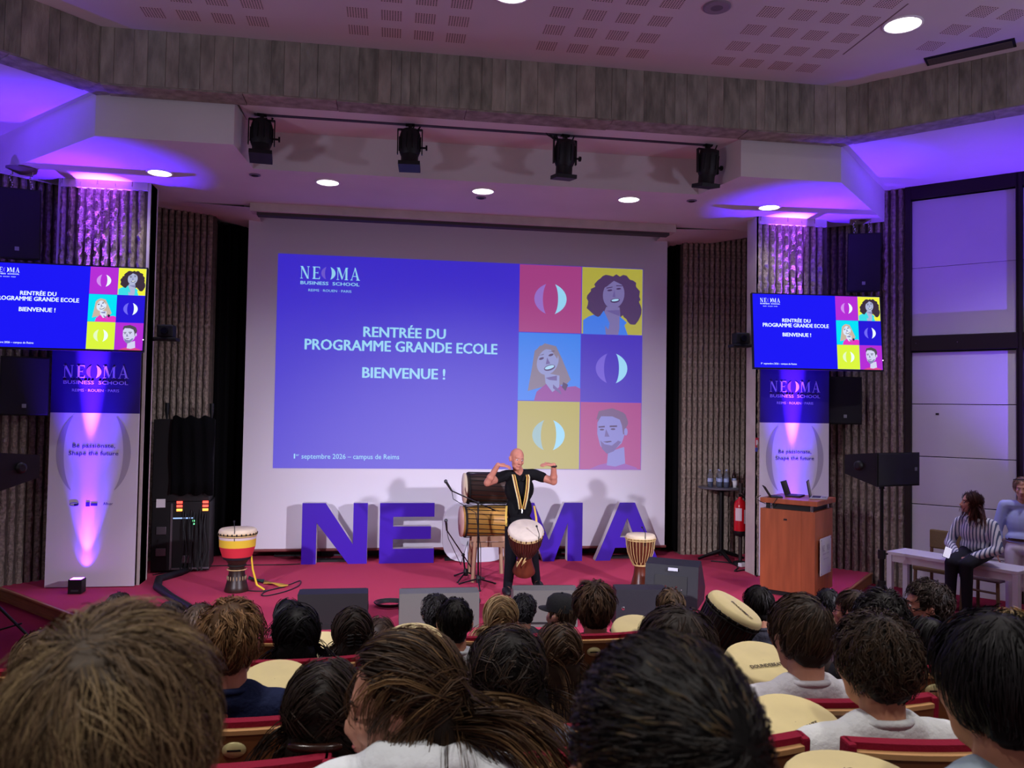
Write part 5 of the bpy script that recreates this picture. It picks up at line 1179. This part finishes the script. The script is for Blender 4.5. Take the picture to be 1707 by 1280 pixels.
def woman_seated():
    O = bA+dv*((wp(1606, 930)-bA).dot(dv)); O.z = HZ; O += nb*.13
    rz = ba        # she faces the hall (-Y local)
    # local metres: x along the table, -y towards the hall, z from the floor
    hz = 1.50
    H = head_mt((-.02, -.10, hz-.115), R(180-52), R(4), 0, 1.0)
    b = head_prims(H, True, 1.0)
    b.cap((-.02, -.07, hz-.20), (-.01, -.04, hz-.32), .048, .055); b.ell((0, -.03, 1.06), (.15, .095, .18)); b.ell((0, .02, .84), (.155, .11, .14)); b.cap((-.15, -.03, 1.16), (.15, -.03, 1.16), .05, .05)
    el = {-1: Vector((-.27, -.08, .90)), 1: Vector((.26, -.10, .90))}; wr = {-1: Vector((-.06, -.33, .80)), 1: Vector((.07, -.33, .80))}; sh = {-1: Vector((-.18, -.03, 1.15)), 1: Vector((.18, -.03, 1.15))}
    kn = {-1: Vector((-.06, -.46, .74)), 1: Vector((.08, -.42, .74))}; an = {-1: Vector((-.10, -.42, .12)), 1: Vector((.06, -.36, .10))}; hp = {-1: Vector((-.09, .02, .835)), 1: Vector((.09, .02, .835))}
    for s in (-1, 1): b.cap(sh[s], el[s], .045, .038); b.cap(el[s], wr[s], .038, .027); b.cap(hp[s], kn[s], .075, .055); b.cap(kn[s], an[s], .052, .034); b.cap(an[s], an[s]+Vector((0, -.14, -.07)), .034, .028)
    join(b, hand_prims(wr[-1], (.7, -.5, -.25), (.2, .3, -1), -1, .6, .92)); join(b, hand_prims(wr[1], (-.7, -.45, -.2), (-.2, .3, -1), 1, .6, .92))
    o = obj('person', remesh(b, .008, 3, 'person', [SK['fair']]), None, O, (0, 0, rz)); tag(o, 'seated woman in a striped shirt holding a phone on the white table', 'person')
    face_parts(o, H, (60, 50, 50), (70, 45, 40), (160, 85, 85))
    s2 = MB(); s2.ell((0, -.03, 1.05), (.175, .118, .17)); s2.ell((0, .0, .90), (.19, .14, .12)); s2.cap((-.14, -.03, 1.165), (.14, -.03, 1.165), .062, .062)
    for s in (-1, 1): s2.cap(sh[s], el[s], .06, .058); s2.cap(el[s], el[s].lerp(wr[s], .82), .058, .046)
    obj('striped_shirt', remesh(s2, .012, 3, 'striped_shirt', [stripe_mat('blue_white_stripe', (228, 230, 236), (84, 96, 128), 9)]), o)
    cl = MB(); [cl.tube([(-.01, .02, 1.24), (s*.075, -.03, 1.235), (s*.06, -.11, 1.20), (s*.015, -.14, 1.12)], [.016, .022, .024, .008], 6) for s in (-1, 1)]; cl.build('collar', MATS['blue_white_stripe'], o)
    tr = MB(); tr.ell((0, .03, .83), (.175, .13, .10)); [(tr.cap(hp[s], kn[s], .09, .072), tr.cap(kn[s], kn[s].lerp(an[s], .78), .07, .052)) for s in (-1, 1)]
    obj('trousers', remesh(tr, .012, 3, 'trousers', [M('navy_trousers', C(22, 22, 34), .85)]), o)
    for s in (-1, 1): MB().ell(an[s]+Vector((0, -.07, -.07)), (.042, .11, .03)).build('shoe', M('nude_shoe', C(120, 90, 80), .5), o)
    hair(o, H, (62, 32, 28), (84, 44, 36), n=150, per=8, length=.30, seg=10, lift=.1, grav=.30, noise=.2, curl=.12, part=.0, long=True, seed=21, width=.004, clump=.012, blobs=[((0, -.085, -.09), (.085, .045, .13))], front=.045)
    mwp = Matrix.Translation(O) @ Matrix.Rotation(rz, 4, 'Z'); ph = thing('phone', 'pale phone held in the lap of the woman in stripes', 'phone', tuple(mwp @ Vector((-.10, -.47, .845))), rz); ph.rotation_euler = (R(50), R(20), rz+R(30))
    MB().b2((-.036, -.07, -.004), (.036, .07, .004), .003).build('body', black, ph); MB().b2((-.034, -.067, .004), (.034, .067, .005)).build('screen', M('phone_screen', C(225, 220, 240), .2, emit=(.8, .78, .9, 1), es=.5), ph)
    return o
woman_seated()
def woman_standing():
    p = at_d(1704, 797, 9.25); H0 = p.z-HZ
    O = Vector((p.x, p.y, HZ)); rz = R(-40); H = head_mt((0, -.03, H0-.12), R(180-4), R(-4), 0, 1.0)
    b = head_prims(H); k = H0/1.62
    b.cap((0, -.01, H0-.2), (0, .0, H0-.32), .048, .055); b.ell((0, .0, 1.12*k), (.15, .095, .2)); b.ell((0, .0, .9*k), (.155, .10, .14)); b.cap((-.15, 0, H0-.31), (.15, 0, H0-.31), .05, .05)
    for s in (-1, 1):
        sh = Vector((s*.18, 0, H0-.32)); el = Vector((s*.25, .02, 1.02*k)); wr = Vector((s*.24, -.02, .80*k)); b.cap(sh, el, .046, .038); b.cap(el, wr, .037, .027); join(b, hand_prims(wr, (.05*s, -.1, -1), (-s, 0, 0), s, .4, .92))
        b.cap((s*.085, 0, .82*k), (s*.09, -.01, .45*k), .075, .055); b.cap((s*.09, -.01, .45*k), (s*.09, .01, .08), .052, .036); b.cap((s*.09, .01, .07), (s*.1, -.13, .03), .034, .028)
    o = obj('person', remesh(b, .009, 3, 'person', [SK['fair']]), None, O, (0, 0, rz)); tag(o, 'standing woman in pale blue shirt and white trousers, cropped by the picture edge', 'person')
    face_parts(o, H, (60, 70, 80), (120, 95, 80), (165, 90, 90))
    s2 = MB(); s2.ell((0, 0, 1.12*k), (.165, .102, .20)); s2.ell((0, 0, .95*k), (.175, .12, .1)); s2.cap((-.14, 0, H0-.315), (.14, 0, H0-.315), .062, .062)
    for s in (-1, 1): s2.cap((s*.18, 0, H0-.32), (s*.25, .02, 1.02*k), .062, .060); s2.cap((s*.25, .02, 1.02*k), (s*.245, -.0, .93*k), .06, .05)
    obj('blue_shirt', remesh(s2, .012, 3, 'blue_shirt', [M('pale_blue_cotton', C(176, 186, 236), .8)]), o)
    tr = MB(); tr.ell((0, 0, .84*k), (.172, .12, .11)); [(tr.cap((s*.085, 0, .8*k), (s*.09, -.01, .45*k), .098, .085), tr.cap((s*.09, -.01, .45*k), (s*.09, .01, .06), .085, .08)) for s in (-1, 1)]
    obj('trousers', remesh(tr, .012, 3, 'trousers', [M('white_trousers', C(224, 214, 226), .85)]), o)
    MB().lathe([(.168, 0), (.168, .03)], 20, Matrix.Translation((0, 0, .92*k)) @ Matrix.Diagonal((1, .72, 1, 1))).build('belt', M('brown_belt', C(60, 36, 30), .5), o)
    hair(o, H, (150, 122, 96), (180, 150, 120), n=120, per=7, length=.16, seg=7, lift=.1, grav=.25, noise=.2, part=.01, seed=22, width=.004, clump=.01)
    MB().tube([H @ Vector((.085*math.cos(a), .085*math.sin(a)+.0, .10+.02*math.sin(a))) for a in [R(10+160*i/10) for i in range(11)]], .006, 6).build('sunglasses', M('dark_shades', C(40, 36, 44), .2), o)
woman_standing()

# ------------------------------------------------------------------ audience
BODIES = {}
def audience_meshes(yaw, pitch, roll, sex, lean=0.0, drop=0.0):
    key = (yaw, pitch, roll, sex, lean, drop)
    if key in BODIES: return BODIES[key]
    wf = 1.0 if sex == 'm' else .9
    H = head_mt((lean*.12, .02+drop*.5, 1.13-drop), R(yaw), R(pitch), R(roll), 1.0 if sex == 'm' else .97)
    b = head_prims(H, True, 1.0 if sex == 'm' else .96, True, 1.0 if sex == 'm' else .92)
    b.cap((lean*.1, -.018+drop*.5, 1.07-drop), (0, -.02, .95), .050*wf+.004, .06*wf); b.ell((0, 0, .80), (.15*wf, .10, .19)); b.ell((0, .0, .56), (.14, .11, .13)); b.cap((-.15*wf, -.01, .935), (.15*wf, -.01, .935), .05, .05)
    for s in (-1, 1):
        sh = Vector((s*.185*wf, -.01, .93)); el = Vector((s*.225*wf, .03, .70)); wr = Vector((s*.11, .19, .60)); b.cap(sh, el, .046*wf, .04*wf); b.cap(el, wr, .04*wf, .028); join(b, hand_prims(wr, (-s*.7, .5, -.35), (0, -.1, -1), -s, .6, .9))
        b.cap((s*.09, .0, .48), (s*.10, .27, .48), .075, .055); b.cap((s*.10, .27, .48), (s*.10, .22, .10), .055, .038); b.cap((s*.10, .22, .08), (s*.10, .32, .04), .036, .03)
    me = remesh(b, .0095, 2, 'person', [SK['fair']])
    s2 = MB(); s2.ell((0, 0, .80), (.175*wf, .12, .17)); s2.ell((0, .0, .62), (.165*wf, .125, .15)); s2.cap((-.145*wf, -.01, .94), (.145*wf, -.01, .94), .064, .064); s2.cap((-.055, -.02, .978), (.055, -.02, .978), .058, .058); s2.ell((0, -.028, .985), (.080, .064, .05))
    for s in (-1, 1): s2.cap((s*.18*wf, -.01, .935), (s*.215*wf, .025, .76), .062*wf, .06*wf)
    sm = remesh(s2, .013, 3, 'shirt', [white])
    t2 = MB(); t2.ell((0, .02, .50), (.175, .15, .10)); [(t2.cap((s*.09, .0, .49), (s*.10, .27, .49), .085, .068), t2.cap((s*.10, .27, .48), (s*.10, .22, .12), .066, .055)) for s in (-1, 1)]
    tm = remesh(t2, .02, 2, 'trousers', [jean_blk])
    cb = MB(); cb.tube([(.066*math.cos(a), -.018+.062*math.sin(a), 1.006+.010*math.sin(a+PI)) for a in [2*PI*i/24 for i in range(25)]], .011, 6); cm = cb.mesh('collar', white)
    BODIES[key] = (me, sm, tm, cm, H); return BODIES[key]
GR = 'audience seated in the hall'
PEOPLE = []; SEATS = []
def person(label, px, top, d, shirt=(225, 225, 228), skin='fair', yaw=0, pitch=0, roll=0, sex='m', hs=None, turn=0, s=None, lean=0.0, collar=None, shirtm=None, drop=0.0):
    P_ = at_d(px, top, d); fz = tier_z(P_.y); sc = s or (P_.z-fz)/1.262
    sc = max(.9, min(1.12, sc))
    me, sm, tm, cm, H = audience_meshes(yaw, pitch, roll, sex, lean, drop)
    O = Vector((P_.x-lean*.12, P_.y-.02, P_.z-(1.262-drop)*sc)); o = obj('person', me, None, O, (0, 0, R(turn)), [SK[skin]]); o.scale = (sc, sc, sc); tag(o, label, 'person', GR)
    m = shirtm or M('shirt_%d_%d_%d' % shirt, C(*shirt), .85, bump=(40, .35), spec=.2)
    obj('shirt', sm, o, mats=[m]); obj('trousers', tm, o, mats=[M('trousers_dark', C(30, 32, 44), .85)]); drop or obj('collar', cm, o, mats=[collar or m])
    if hs: hair(o, H, **hs)
    PEOPLE.append((label, P_.copy()))
    return o, H, O, sc
DARK, BRN, LBR, BLK, BLD = (34, 26, 22), (58, 42, 32), (104, 82, 60), (20, 18, 20), (170, 140, 96)
short = lambda **k: dict(dict(n=200, per=9, length=.055, seg=5, lift=.15, grav=.05, noise=.25, clump=.007, width=.0030, puff=.06), **k)
curlyS = lambda **k: dict(dict(n=260, per=8, length=.075, seg=8, lift=.55, grav=.06, curl=.75, cfreq=1.0, noise=.4, clump=.008, width=.0032, vol=1.06, stick=.55, puff=.22), **k)
longS = lambda **k: dict(dict(n=220, per=10, length=.38, seg=12, lift=.06, grav=.42, noise=.12, curl=.05, long=True, clump=.011, width=.0034, part=.0, blobs=[((0, -.075, -.10), (.088, .05, .16))], front=.045), **k)
# --- the two heads right in front of the camera
person('tousled fair-brown head filling the near corner, grey shirt', 196, 1012, .74, (70, 66, 72), 'pink', 6, -8, 0, 'f', dict(col=(92, 74, 54), tip=(122, 100, 72), n=900, per=11, length=.10, seg=9, lift=.26, grav=.05, noise=.5, curl=.15, clump=.007, width=.0011, vol=1.06, stick=.6, puff=.22, whorl=(-.012, -.075, .10), seed=31, streak=((168, 144, 104), .3), tipclump=.25, nape=-.085), s=1.0)
person('close-cropped black head in the near middle, pink shirt', 1104, 1046, .73, (214, 168, 182), 'tan', 2, 2, 0, 'm', dict(col=(22, 20, 20), tip=(44, 36, 28), n=1500, per=5, length=.030, seg=4, lift=.18, grav=.02, noise=.12, clump=.004, width=.0014, vol=1.02, stick=.9, puff=.025, whorl=(.018, -.085, .06), seed=32, nape=-.085, streak=((96, 72, 46), .12)), s=1.0)
# --- next rows
clipm = M('tortoise_clip', C(46, 24, 16), .25, noise=(40, .5))
o, H, O, sc = person('long-haired young woman turning her head in profile, white top', 668, 1060, 1.46, (226, 232, 236), 'fair', 80, -9, 0, 'f', dict(col=(48, 36, 28), tip=(120, 90, 58), n=330, per=11, length=.44, seg=14, lift=.05, grav=.34, noise=.06, curl=.06, cfreq=.8, long=True, clump=.009, width=.0022, part=.03, seed=33, drift=(.0, -.16, .0), sweep=True, streak=((140, 108, 70), .14), blobs=[((0, -.08, -.10), (.09, .05, .17)), ((0, -.10, -.22), (.12, .05, .12))], front=.074, sideburn=.03), s=1.0, drop=.06, lean=-.3)
face_parts(o, H, (50, 40, 36), (60, 44, 36), (176, 96, 92), True)
person('dark-haired young man in a pale grey-blue shirt, nearest on the window side', 1654, 1022, 1.44, (150, 166, 178), 'tan', -4, -2, 0, 'm', dict(col=(24, 22, 24), tip=(34, 32, 34), n=420, per=10, length=.10, seg=8, lift=.16, grav=.17, noise=.14, clump=.009, width=.0020, vol=1.10, whorl=(.0, -.04, .12), seed=34, nape=-.06, sideburn=-.0), s=1.02)
o, H, O, sc = person('dark-haired woman with a hair clip beside the numbered seat', 545, 1096, 1.91, (40, 38, 44), 'fair', -6, 0, 0, 'f', longS(col=(44, 34, 28), tip=(70, 52, 42), n=260, per=10, seed=35, width=.0028, length=.36), s=.98)
MB().tube([H @ Vector((-.062+.0155*k, -.128-.012*math.sin(PI*k/8), -.03)) for k in range(9)], [.006]+[.011]*7+[.006], 8).build('hair_clip', clipm, o)
person('curly-haired young man in a white T-shirt behind a maroon seat', 1456, 1022, 2.07, (222, 226, 226), 'tan', 4, 0, 0, 'm', curlyS(col=(46, 34, 26), tip=(76, 58, 42), n=380, per=9, seed=36, width=.0026, nape=-.085, vol=1.08, length=.07), s=1.0)
person('young man with a dark wavy mop, pale shirt, half hidden by the near head', 1126, 1012, 2.04, (196, 206, 200), 'fair', 6, 0, 0, 'm', short(col=(48, 36, 30), tip=(84, 64, 50), length=.11, seg=8, lift=.32, n=300, per=9, vol=1.12, seed=37, width=.0028, noise=.3, grav=.12, curl=.25))
person('brown-haired young man in a ribbed white T-shirt beside the yellow drum', 1334, 992, 2.55, (216, 216, 222), 'fair', 2, -4, 0, 'm', short(col=(56, 42, 32), tip=(92, 72, 54), length=.115, seg=8, lift=.12, grav=.16, n=330, per=9, vol=1.07, seed=38, width=.0028, whorl=(.03, -.07, .09), nape=-.09), s=1.0)
person('dark woman with a big mass of long curls, checked top', 846, 1050, 2.35, (120, 126, 140), 'deep', 0, 0, 0, 'f', longS(col=(30, 25, 23), tip=(92, 72, 58), streak=((120, 94, 74), .12), n=330, per=9, length=.42, seg=16, curl=.55, cfreq=2.2, noise=.25, lift=.22, grav=.30, seed=39, vol=1.18, width=.0032, clump=.012, blobs=[((0, -.07, -.09), (.125, .06, .16)), ((0, -.08, -.22), (.14, .06, .13))]), s=.98)
person('reddish-fair young man in a navy shirt by the aisle', 388, 1000, 2.46, (26, 34, 66), 'pink', -6, -2, 0, 'm', curlyS(col=(112, 80, 50), tip=(150, 116, 76), n=300, per=9, seed=40, lift=.5, curl=.35, length=.07, width=.003), s=1.0)
person('fair-brown head low behind the nearest tousled head', 78, 1046, 2.3, (60, 56, 60), 'fair', 0, -6, 0, 'm', short(col=(104, 84, 62), tip=(128, 104, 78), n=240, seed=41, length=.07))
person('woman with long straight black hair in front of the black monitor', 496, 1006, 3.24, (30, 30, 36), 'fair', 4, 0, 0, 'f', longS(col=(17, 16, 19), tip=(24, 22, 26), seed=42, width=.0038, per=8, length=.34))
o, H, O, sc = person('woman with a claw clip in her dark brown hair', 588, 1010, 3.72, (44, 40, 44), 'fair', 8, 0, 0, 'f', longS(col=(46, 34, 27), tip=(70, 52, 40), seed=43, width=.004, per=8, length=.30))
mb = MB()
for s in (-1, 1):
    for k in range(4): mb.tube([H @ Vector((s*.006, -.125, .03-.016*k)), H @ Vector((s*.028, -.128, .028-.016*k)), H @ Vector((s*.036, -.108, .026-.016*k))], .004, 5)
mb.build('claw_clip', black, o)['kind'] = 'stuff'
person('black-haired head half hidden behind the straight black hair', 482, 996, 4.75, (40, 40, 60), 'fair', 0, 0, 0, 'f', longS(col=(18, 17, 20), seed=44, width=.0045, n=140, per=7, length=.28))
person('brown head peeking between claw clip and grey monitor', 634, 1027, 4.7, (60, 50, 50), 'fair', 0, 0, 0, 'f', longS(col=(60, 44, 34), seed=45, width=.0045, n=140, per=7, length=.28))
person('young man with short black hair and grey-white T-shirt', 759, 994, 3.9, (206, 214, 216), 'tan', -4, 0, 0, 'm', short(col=(24, 21, 20), tip=(38, 32, 28), seed=46, length=.045, n=220, per=8, width=.004), s=1.0)
person('woman with long straight light-brown hair and a centre parting', 932, 1036, 3.45, (60, 56, 62), 'fair', 2, 0, 0, 'f', longS(col=(74, 56, 42), tip=(112, 88, 62), seed=47, width=.0038, per=8, part=.004, length=.36, streak=((140, 112, 80), .2)))
person('dark curly head in front of the white-shirted brown-haired man', 1466, 985, 3.4, (40, 40, 46), 'tan', 8, 0, 0, 'm', curlyS(col=(28, 24, 24), seed=48, n=220, per=7, width=.0045, length=.085, vol=1.12))
o, H, O, sc = person('young man in profile with short curly hair by the speaker stand', 1543, 967, 4.2, (40, 44, 60), 'pink', 62, 2, 0, 'm', curlyS(col=(48, 36, 30), seed=49, n=220, per=7, width=.0045, length=.06, nape=-.06, sideburn=-.01))
face_parts(o, H, (50, 40, 36), (50, 38, 32), (170, 100, 95))
person('black-haired head between the curly man and the grey-blue shirt', 1545, 1024, 2.92, (30, 30, 36), 'tan', 0, 0, 0, 'f', longS(col=(20, 18, 20), seed=50, width=.004, n=160, per=8, length=.22))
person('bright blond head below the standing woman', 1682, 1012, 3.8, (150, 140, 150), 'fair', 0, 0, 0, 'f', longS(col=(186, 160, 104), tip=(210, 186, 130), seed=51, width=.0045, n=150, per=7, length=.26))
person('tall young man with swept-up brown hair in front of a navy monitor', 990, 968, 3.95, (60, 50, 50), 'pink', -2, 0, 0, 'm', short(col=(66, 46, 34), tip=(104, 78, 56), seed=52, stick=.55, puff=.38, length=.07, seg=7, lift=.5, grav=.02, n=220, per=8, width=.0042, vol=1.05, curl=.25, nape=-.085), s=1.05)
person('curly black head half hidden beside the grey-white T-shirt', 727, 990, 4.9, (30, 34, 50), 'tan', 0, 0, 0, 'm', curlyS(col=(24, 21, 21), seed=53, n=180, per=6, width=.005))
person('woman with long streaked blond hair, white top', 834, 991, 4.45, (226, 226, 230), 'fair', 2, 0, 0, 'f', longS(col=(140, 110, 74), tip=(206, 176, 126), seed=54, width=.005, n=160, per=8, length=.33, streak=((224, 196, 146), .3)))
person('close-curled black head beside the blond woman', 872, 989, 5.35, (40, 40, 46), 'deep', 6, 0, 0, 'm', curlyS(col=(20, 18, 20), seed=55, n=180, per=6, width=.005, length=.05))
oc, Hc, Oc, scc = person('person in a black baseball cap turned sideways', 935, 990, 4.8, (50, 46, 50), 'fair', 40, 0, 0, 'm', short(col=(80, 62, 46), seed=56, n=120, per=6, width=.005, length=.07, vol=.98))
capm = M('black_cap_cotton', C(18, 19, 22), .85, bump=(60, .2))
mb = MB().lathe([(.104, .0), (.104, .03), (.094, .075), (.062, .104), (.001, .114)], 24, Hc @ Matrix.Translation((0, -.01, .035)) @ Matrix.Diagonal((.86, 1.05, .92, 1)), caps=False); cp = mb.build('cap_crown', capm, oc)
MB().ell((0, 0, 0), (.008, .008, .005), None, 8, 6).xf(Hc @ Matrix.Translation((0, -.01, .142))).build('cap_button', capm, oc)
mb = MB(); vs = []
for i in range(13):
    a = R(-80+160*i/12); vs += [Hc @ Vector((.082*math.sin(a), .085*math.cos(a)-.01, .042)), Hc @ Vector((.088*math.sin(a), .175*math.cos(a)*.98-.0, .03))]
mb.add(vs, [(2*i, 2*i+2, 2*i+3, 2*i+1) for i in range(12)], True); br = mb.build('cap_brim', capm, oc); br.modifiers.new('t', 'SOLIDIFY').thickness = .006
person('light-brown head beside the tilted monitor', 1117, 979, 4.9, (90, 80, 80), 'fair', -6, 0, 0, 'm', short(col=(92, 72, 52), tip=(120, 96, 70), seed=57, n=180, per=7, width=.0048, length=.07, lift=.4))
person('dark head leaning behind the raised djembe', 1262, 974, 4.85, (60, 60, 70), 'tan', 10, 0, 0, 'f', short(col=(28, 24, 24), seed=58, n=180, per=7, width=.005, length=.09))
person('black-haired head beside the foot of the podium', 1380, 979, 5.3, (50, 50, 60), 'tan', -30, 0, 0, 'm', short(col=(18, 17, 19), seed=59, n=180, per=6, width=.005, length=.04))
og, Hg, _, _ = person('brown-haired head with glasses turned towards the podium', 1420, 981, 4.75, (80, 60, 70), 'pink', 40, 0, 0, 'm', short(col=(60, 44, 34), seed=60, n=180, per=6, width=.005, length=.07))
for s in (-1, 1): MB().tube([Hg @ Vector((s*.032+.020*math.cos(a), .094, .0+.017*math.sin(a))) for a in [2*PI*i/12 for i in range(13)]], .0025, 5).build('glasses_rim', black, og); MB().tube([Hg @ Vector((s*.053, .092, .004)), Hg @ Vector((s*.082, -.0, .006))], .0022, 5).build('glasses_temple', black, og)
person('dark head near the foot of the banner uplight', 200, 986, 5.05, (40, 40, 46), 'fair', -14, 0, 0, 'm', short(col=(40, 32, 28), seed=61, n=160, per=6, width=.005, length=.06))
person('dark-haired head low before the stage corner', 172, 1004, 3.8, (36, 36, 42), 'fair', 0, -6, 0, 'f', longS(col=(42, 34, 30), seed=62, n=140, per=7, width=.0045, length=.26))
person('small dark head behind the tousled one, near the cable harness', 288, 1000, 4.85, (40, 40, 46), 'fair', 0, -6, 0, 'm', short(col=(40, 34, 32), seed=63, n=140, per=6, width=.005, length=.06))
person('brown head beside the reddish-fair young man', 334, 1004, 4.15, (50, 44, 44), 'fair', 0, -4, 0, 'm', short(col=(72, 56, 42), seed=64, n=160, per=6, width=.005, length=.06))
person('dark brown head beyond the white-shirted brown-haired man', 1310, 1000, 3.8, (60, 50, 50), 'fair', 0, 0, 0, 'm', short(col=(56, 42, 34), seed=65, n=160, per=7, width=.0045, length=.08))

# ------------------------------------------------------------------ auditorium seats
seat_wood = M('seat_walnut', C(112, 70, 40), .35, noise=(5, .2), stretch=(.6, 4, 4)); seat_edge = M('seat_edge_ply', C(196, 150, 100), .4, noise=(8, .12), stretch=(.4, 3, 3)); seat_red = M('seat_maroon_fabric', C(134, 22, 48), .85, bump=(120, .2), spec=.2); plate = M('number_plate', C(206, 196, 140), .35, .2)
def make_seat():
    t = thing('auditorium_seat', 'seat', 'seat')
    def curved(z0, z1, y0, th, w, n=10, bow=.03):
        vs = []
        for i in range(n+1):
            u = -1+2*i/n; x = u*w/2; y = y0+bow*(1-u*u)*-1
            vs += [(x, y, z0), (x, y, z1), (x, y+th, z0), (x, y+th, z1)]
        fs = []
        for i in range(n):
            a = 4*i; b_ = a+4
            fs += [(a, b_, b_+1, a+1), (a+3, b_+3, b_+2, a+2), (a+1, b_+1, b_+3, a+3), (a+2, b_+2, b_, a)]
        fs += [(0, 1, 3, 2), (4*n+2, 4*n+3, 4*n+1, 4*n)]
        return MB().add(vs, fs, False)
    # local: occupant faces +Y; the back shell is at -Y; z = 0 at the top of the back
    curved(-.46, -.028, -.03, .014, .50).build('back_shell', seat_wood, t)
    curved(-.028, -.016, -.034, .022, .50).build('ply_edge', seat_edge, t)
    c = curved(-.44, .0, -.016, .03, .52); c.build('back_cushion', seat_red, t)
    for s in (-1, 1): MB().b2((s*.258-.010, -.03, -.42), (s*.258+.010, .016, .0), .006).build('cushion_side', seat_red, t); MB().b2((s*.275-.015, -.02, -.745), (s*.275+.015, .22, -.68), .008).build('armrest', seat_wood, t)
    MB().b2((-.24, .02, -.745), (.24, .28, -.695), .02).build('seat_cushion', seat_red, t); MB().b2((-.03, .1, -.93), (.03, .22, -.745)).build('pedestal', blackm, t)
    pl = MB().lathe([(.001, .004), (.030, .004), (.032, 0)], 20, Matrix.Translation((0, -.061, -.068)) @ Matrix.Rotation(R(90), 4, 'X') @ Matrix.Diagonal((1, .68, 1, 1))).build('number_plate', plate, t)
    MB().b2((-.018, -.066, -.071), (.018, -.0645, -.066)).build('plate_text', black, pl)
    return t
proto = make_seat(); first = [True]
def seat(label, px, top, d, rz=0):
    P_ = at_d(px, top, d); o = proto if first[0] else copy_tree(proto); first[0] = False
    o.location = P_; o.rotation_euler = (R(3), 0, R(rz)); tag(o, label, 'seat', 'auditorium seats'); SEATS.append(P_.copy()); return o
seat('wooden seat back with a visible number plate behind the navy shirt', 398, 1192, 2.22)
seat('seat back along the bottom edge below the numbered seat', 340, 1268, 1.72)
seat('seat back at the bottom edge behind the profile woman\'s hair', 752, 1258, 1.78)
seat('maroon seat back in front of the nearest man on the window side', 1590, 1226, 1.85, -3)
seat('maroon seat back ending just beside the pink shoulder', 1160, 1232, 1.82, 2)
seat('seat back behind the ribbed white T-shirt', 1412, 1160, 2.33, -2)
seat('seat back with its plate behind the straight black hair', 480, 1096, 3.0)
seat('seat back beyond the straight black hair, by the aisle', 474, 1062, 4.5)
seat('seat back below the grey-white T-shirt', 762, 1128, 3.68)
seat('seat back between claw clip and grey-white T-shirt', 752, 1060, 4.68)
seat('seat back behind the swept-up brown hair', 985, 1054, 3.69)
seat('seat back behind the blond and the black curls', 836, 1058, 4.16)
seat('wooden seat back at the far aisle edge of the picture', -10, 1112, 2.75)
seat('seat back in front of the curly man in white', 1540, 1105, 2.68, -4)

for lb, q in PEOPLE:
    sp = Vector((q.x, q.y-.215, q.z-.34))
    if any(abs(sp.x-z.x) < .58 and abs(sp.y-z.y) < .14 for z in SEATS): continue
    if any(abs(sp.x-z.x) < .47 and -.42 < z.y-sp.y < .13 for l2, z in PEOPLE if l2 != lb): continue
    o = copy_tree(proto); o.location = sp; o.rotation_euler = (R(3), 0, 0); SEATS.append(sp)
    tag(o, 'maroon seat of the '+' '.join(lb.replace(',', '').split()[:11]), 'seat', 'auditorium seats')
# ------------------------------------------------------------------ djembes held by the audience
printm = M('drum_print', C(90, 78, 62), .7)
def lap_drum(label, px, py, d, r, tilt, rz, text=True, tr=0, ry=0):
    P_ = at_d(px, py, d); t = thing('djembe', label, 'drum', (0, 0, 0), 0, 'djembe drums'); h = .58
    mt = Matrix.Rotation(R(rz), 4, 'Z') @ Matrix.Rotation(R(ry), 4, 'Y') @ Matrix.Rotation(R(tilt), 4, 'X'); t.rotation_euler = mt.to_euler(); t.location = P_-(mt @ Vector((0, 0, h)))
    djembe_mesh_parts(t, r, h, wood_dark, rope_dark, skin_yel, None, 18)
    if text:
        mb = text_into(MB(), 'DOUNDEBEATS', 0, 0, r*1.0, r*.14, 0, .012)
        o = mb.build('printed_name', printm, t, (0, -r*.35, h+.0045), (R(-90), 0, 0)); o.rotation_euler = (R(-90), 0, R(tr)); o['kind'] = 'stuff'
    return t
lap_drum('raised djembe tilted towards the camera in the front row', 1229, 1010, 4.35, .155, 14, 0, True, -60, 26)
lap_drum('yellow-skinned djembe left of the ribbed white T-shirt', 1272, 1100, 3.2, .15, 16, 0, True, 6)
lap_drum('yellow-skinned djembe with slanted print behind the pale shoulder', 1326, 1204, 2.12, .135, 16, 0, True, 24)
lap_drum('yellow-skinned djembe cut off by the bottom edge', 1420, 1292, 1.58, .13, 0, 0, True, 80)
lap_drum('djembe just showing over the navy shoulder', 458, 1132, 2.78, .13, 16, 0, False)
lap_drum('pale djembe between the black hair and the claw clip', 536, 1080, 4.0, .15, 20, 0, False)
lap_drum('djembe rim showing beside the profile woman\'s crown', 690, 1062, 4.0, .15, 16, 0, False)
lap_drum('djembe rim behind the wavy mop, below the navy monitor', 1066, 1046, 4.4, .15, 16, 0, False)
for o in bpy.data.objects:
    n_ = o.name.split('.')[0]
    if n_ in ('date_line', 'title_line', 'logo_line', 'logo_lettering', 'partner_logos', 'slogan_line', 'portrait', 'printed_name', 'sign_line', 'sign_logo', 'plate_text', 'lips'): o['kind'] = 'stuff'
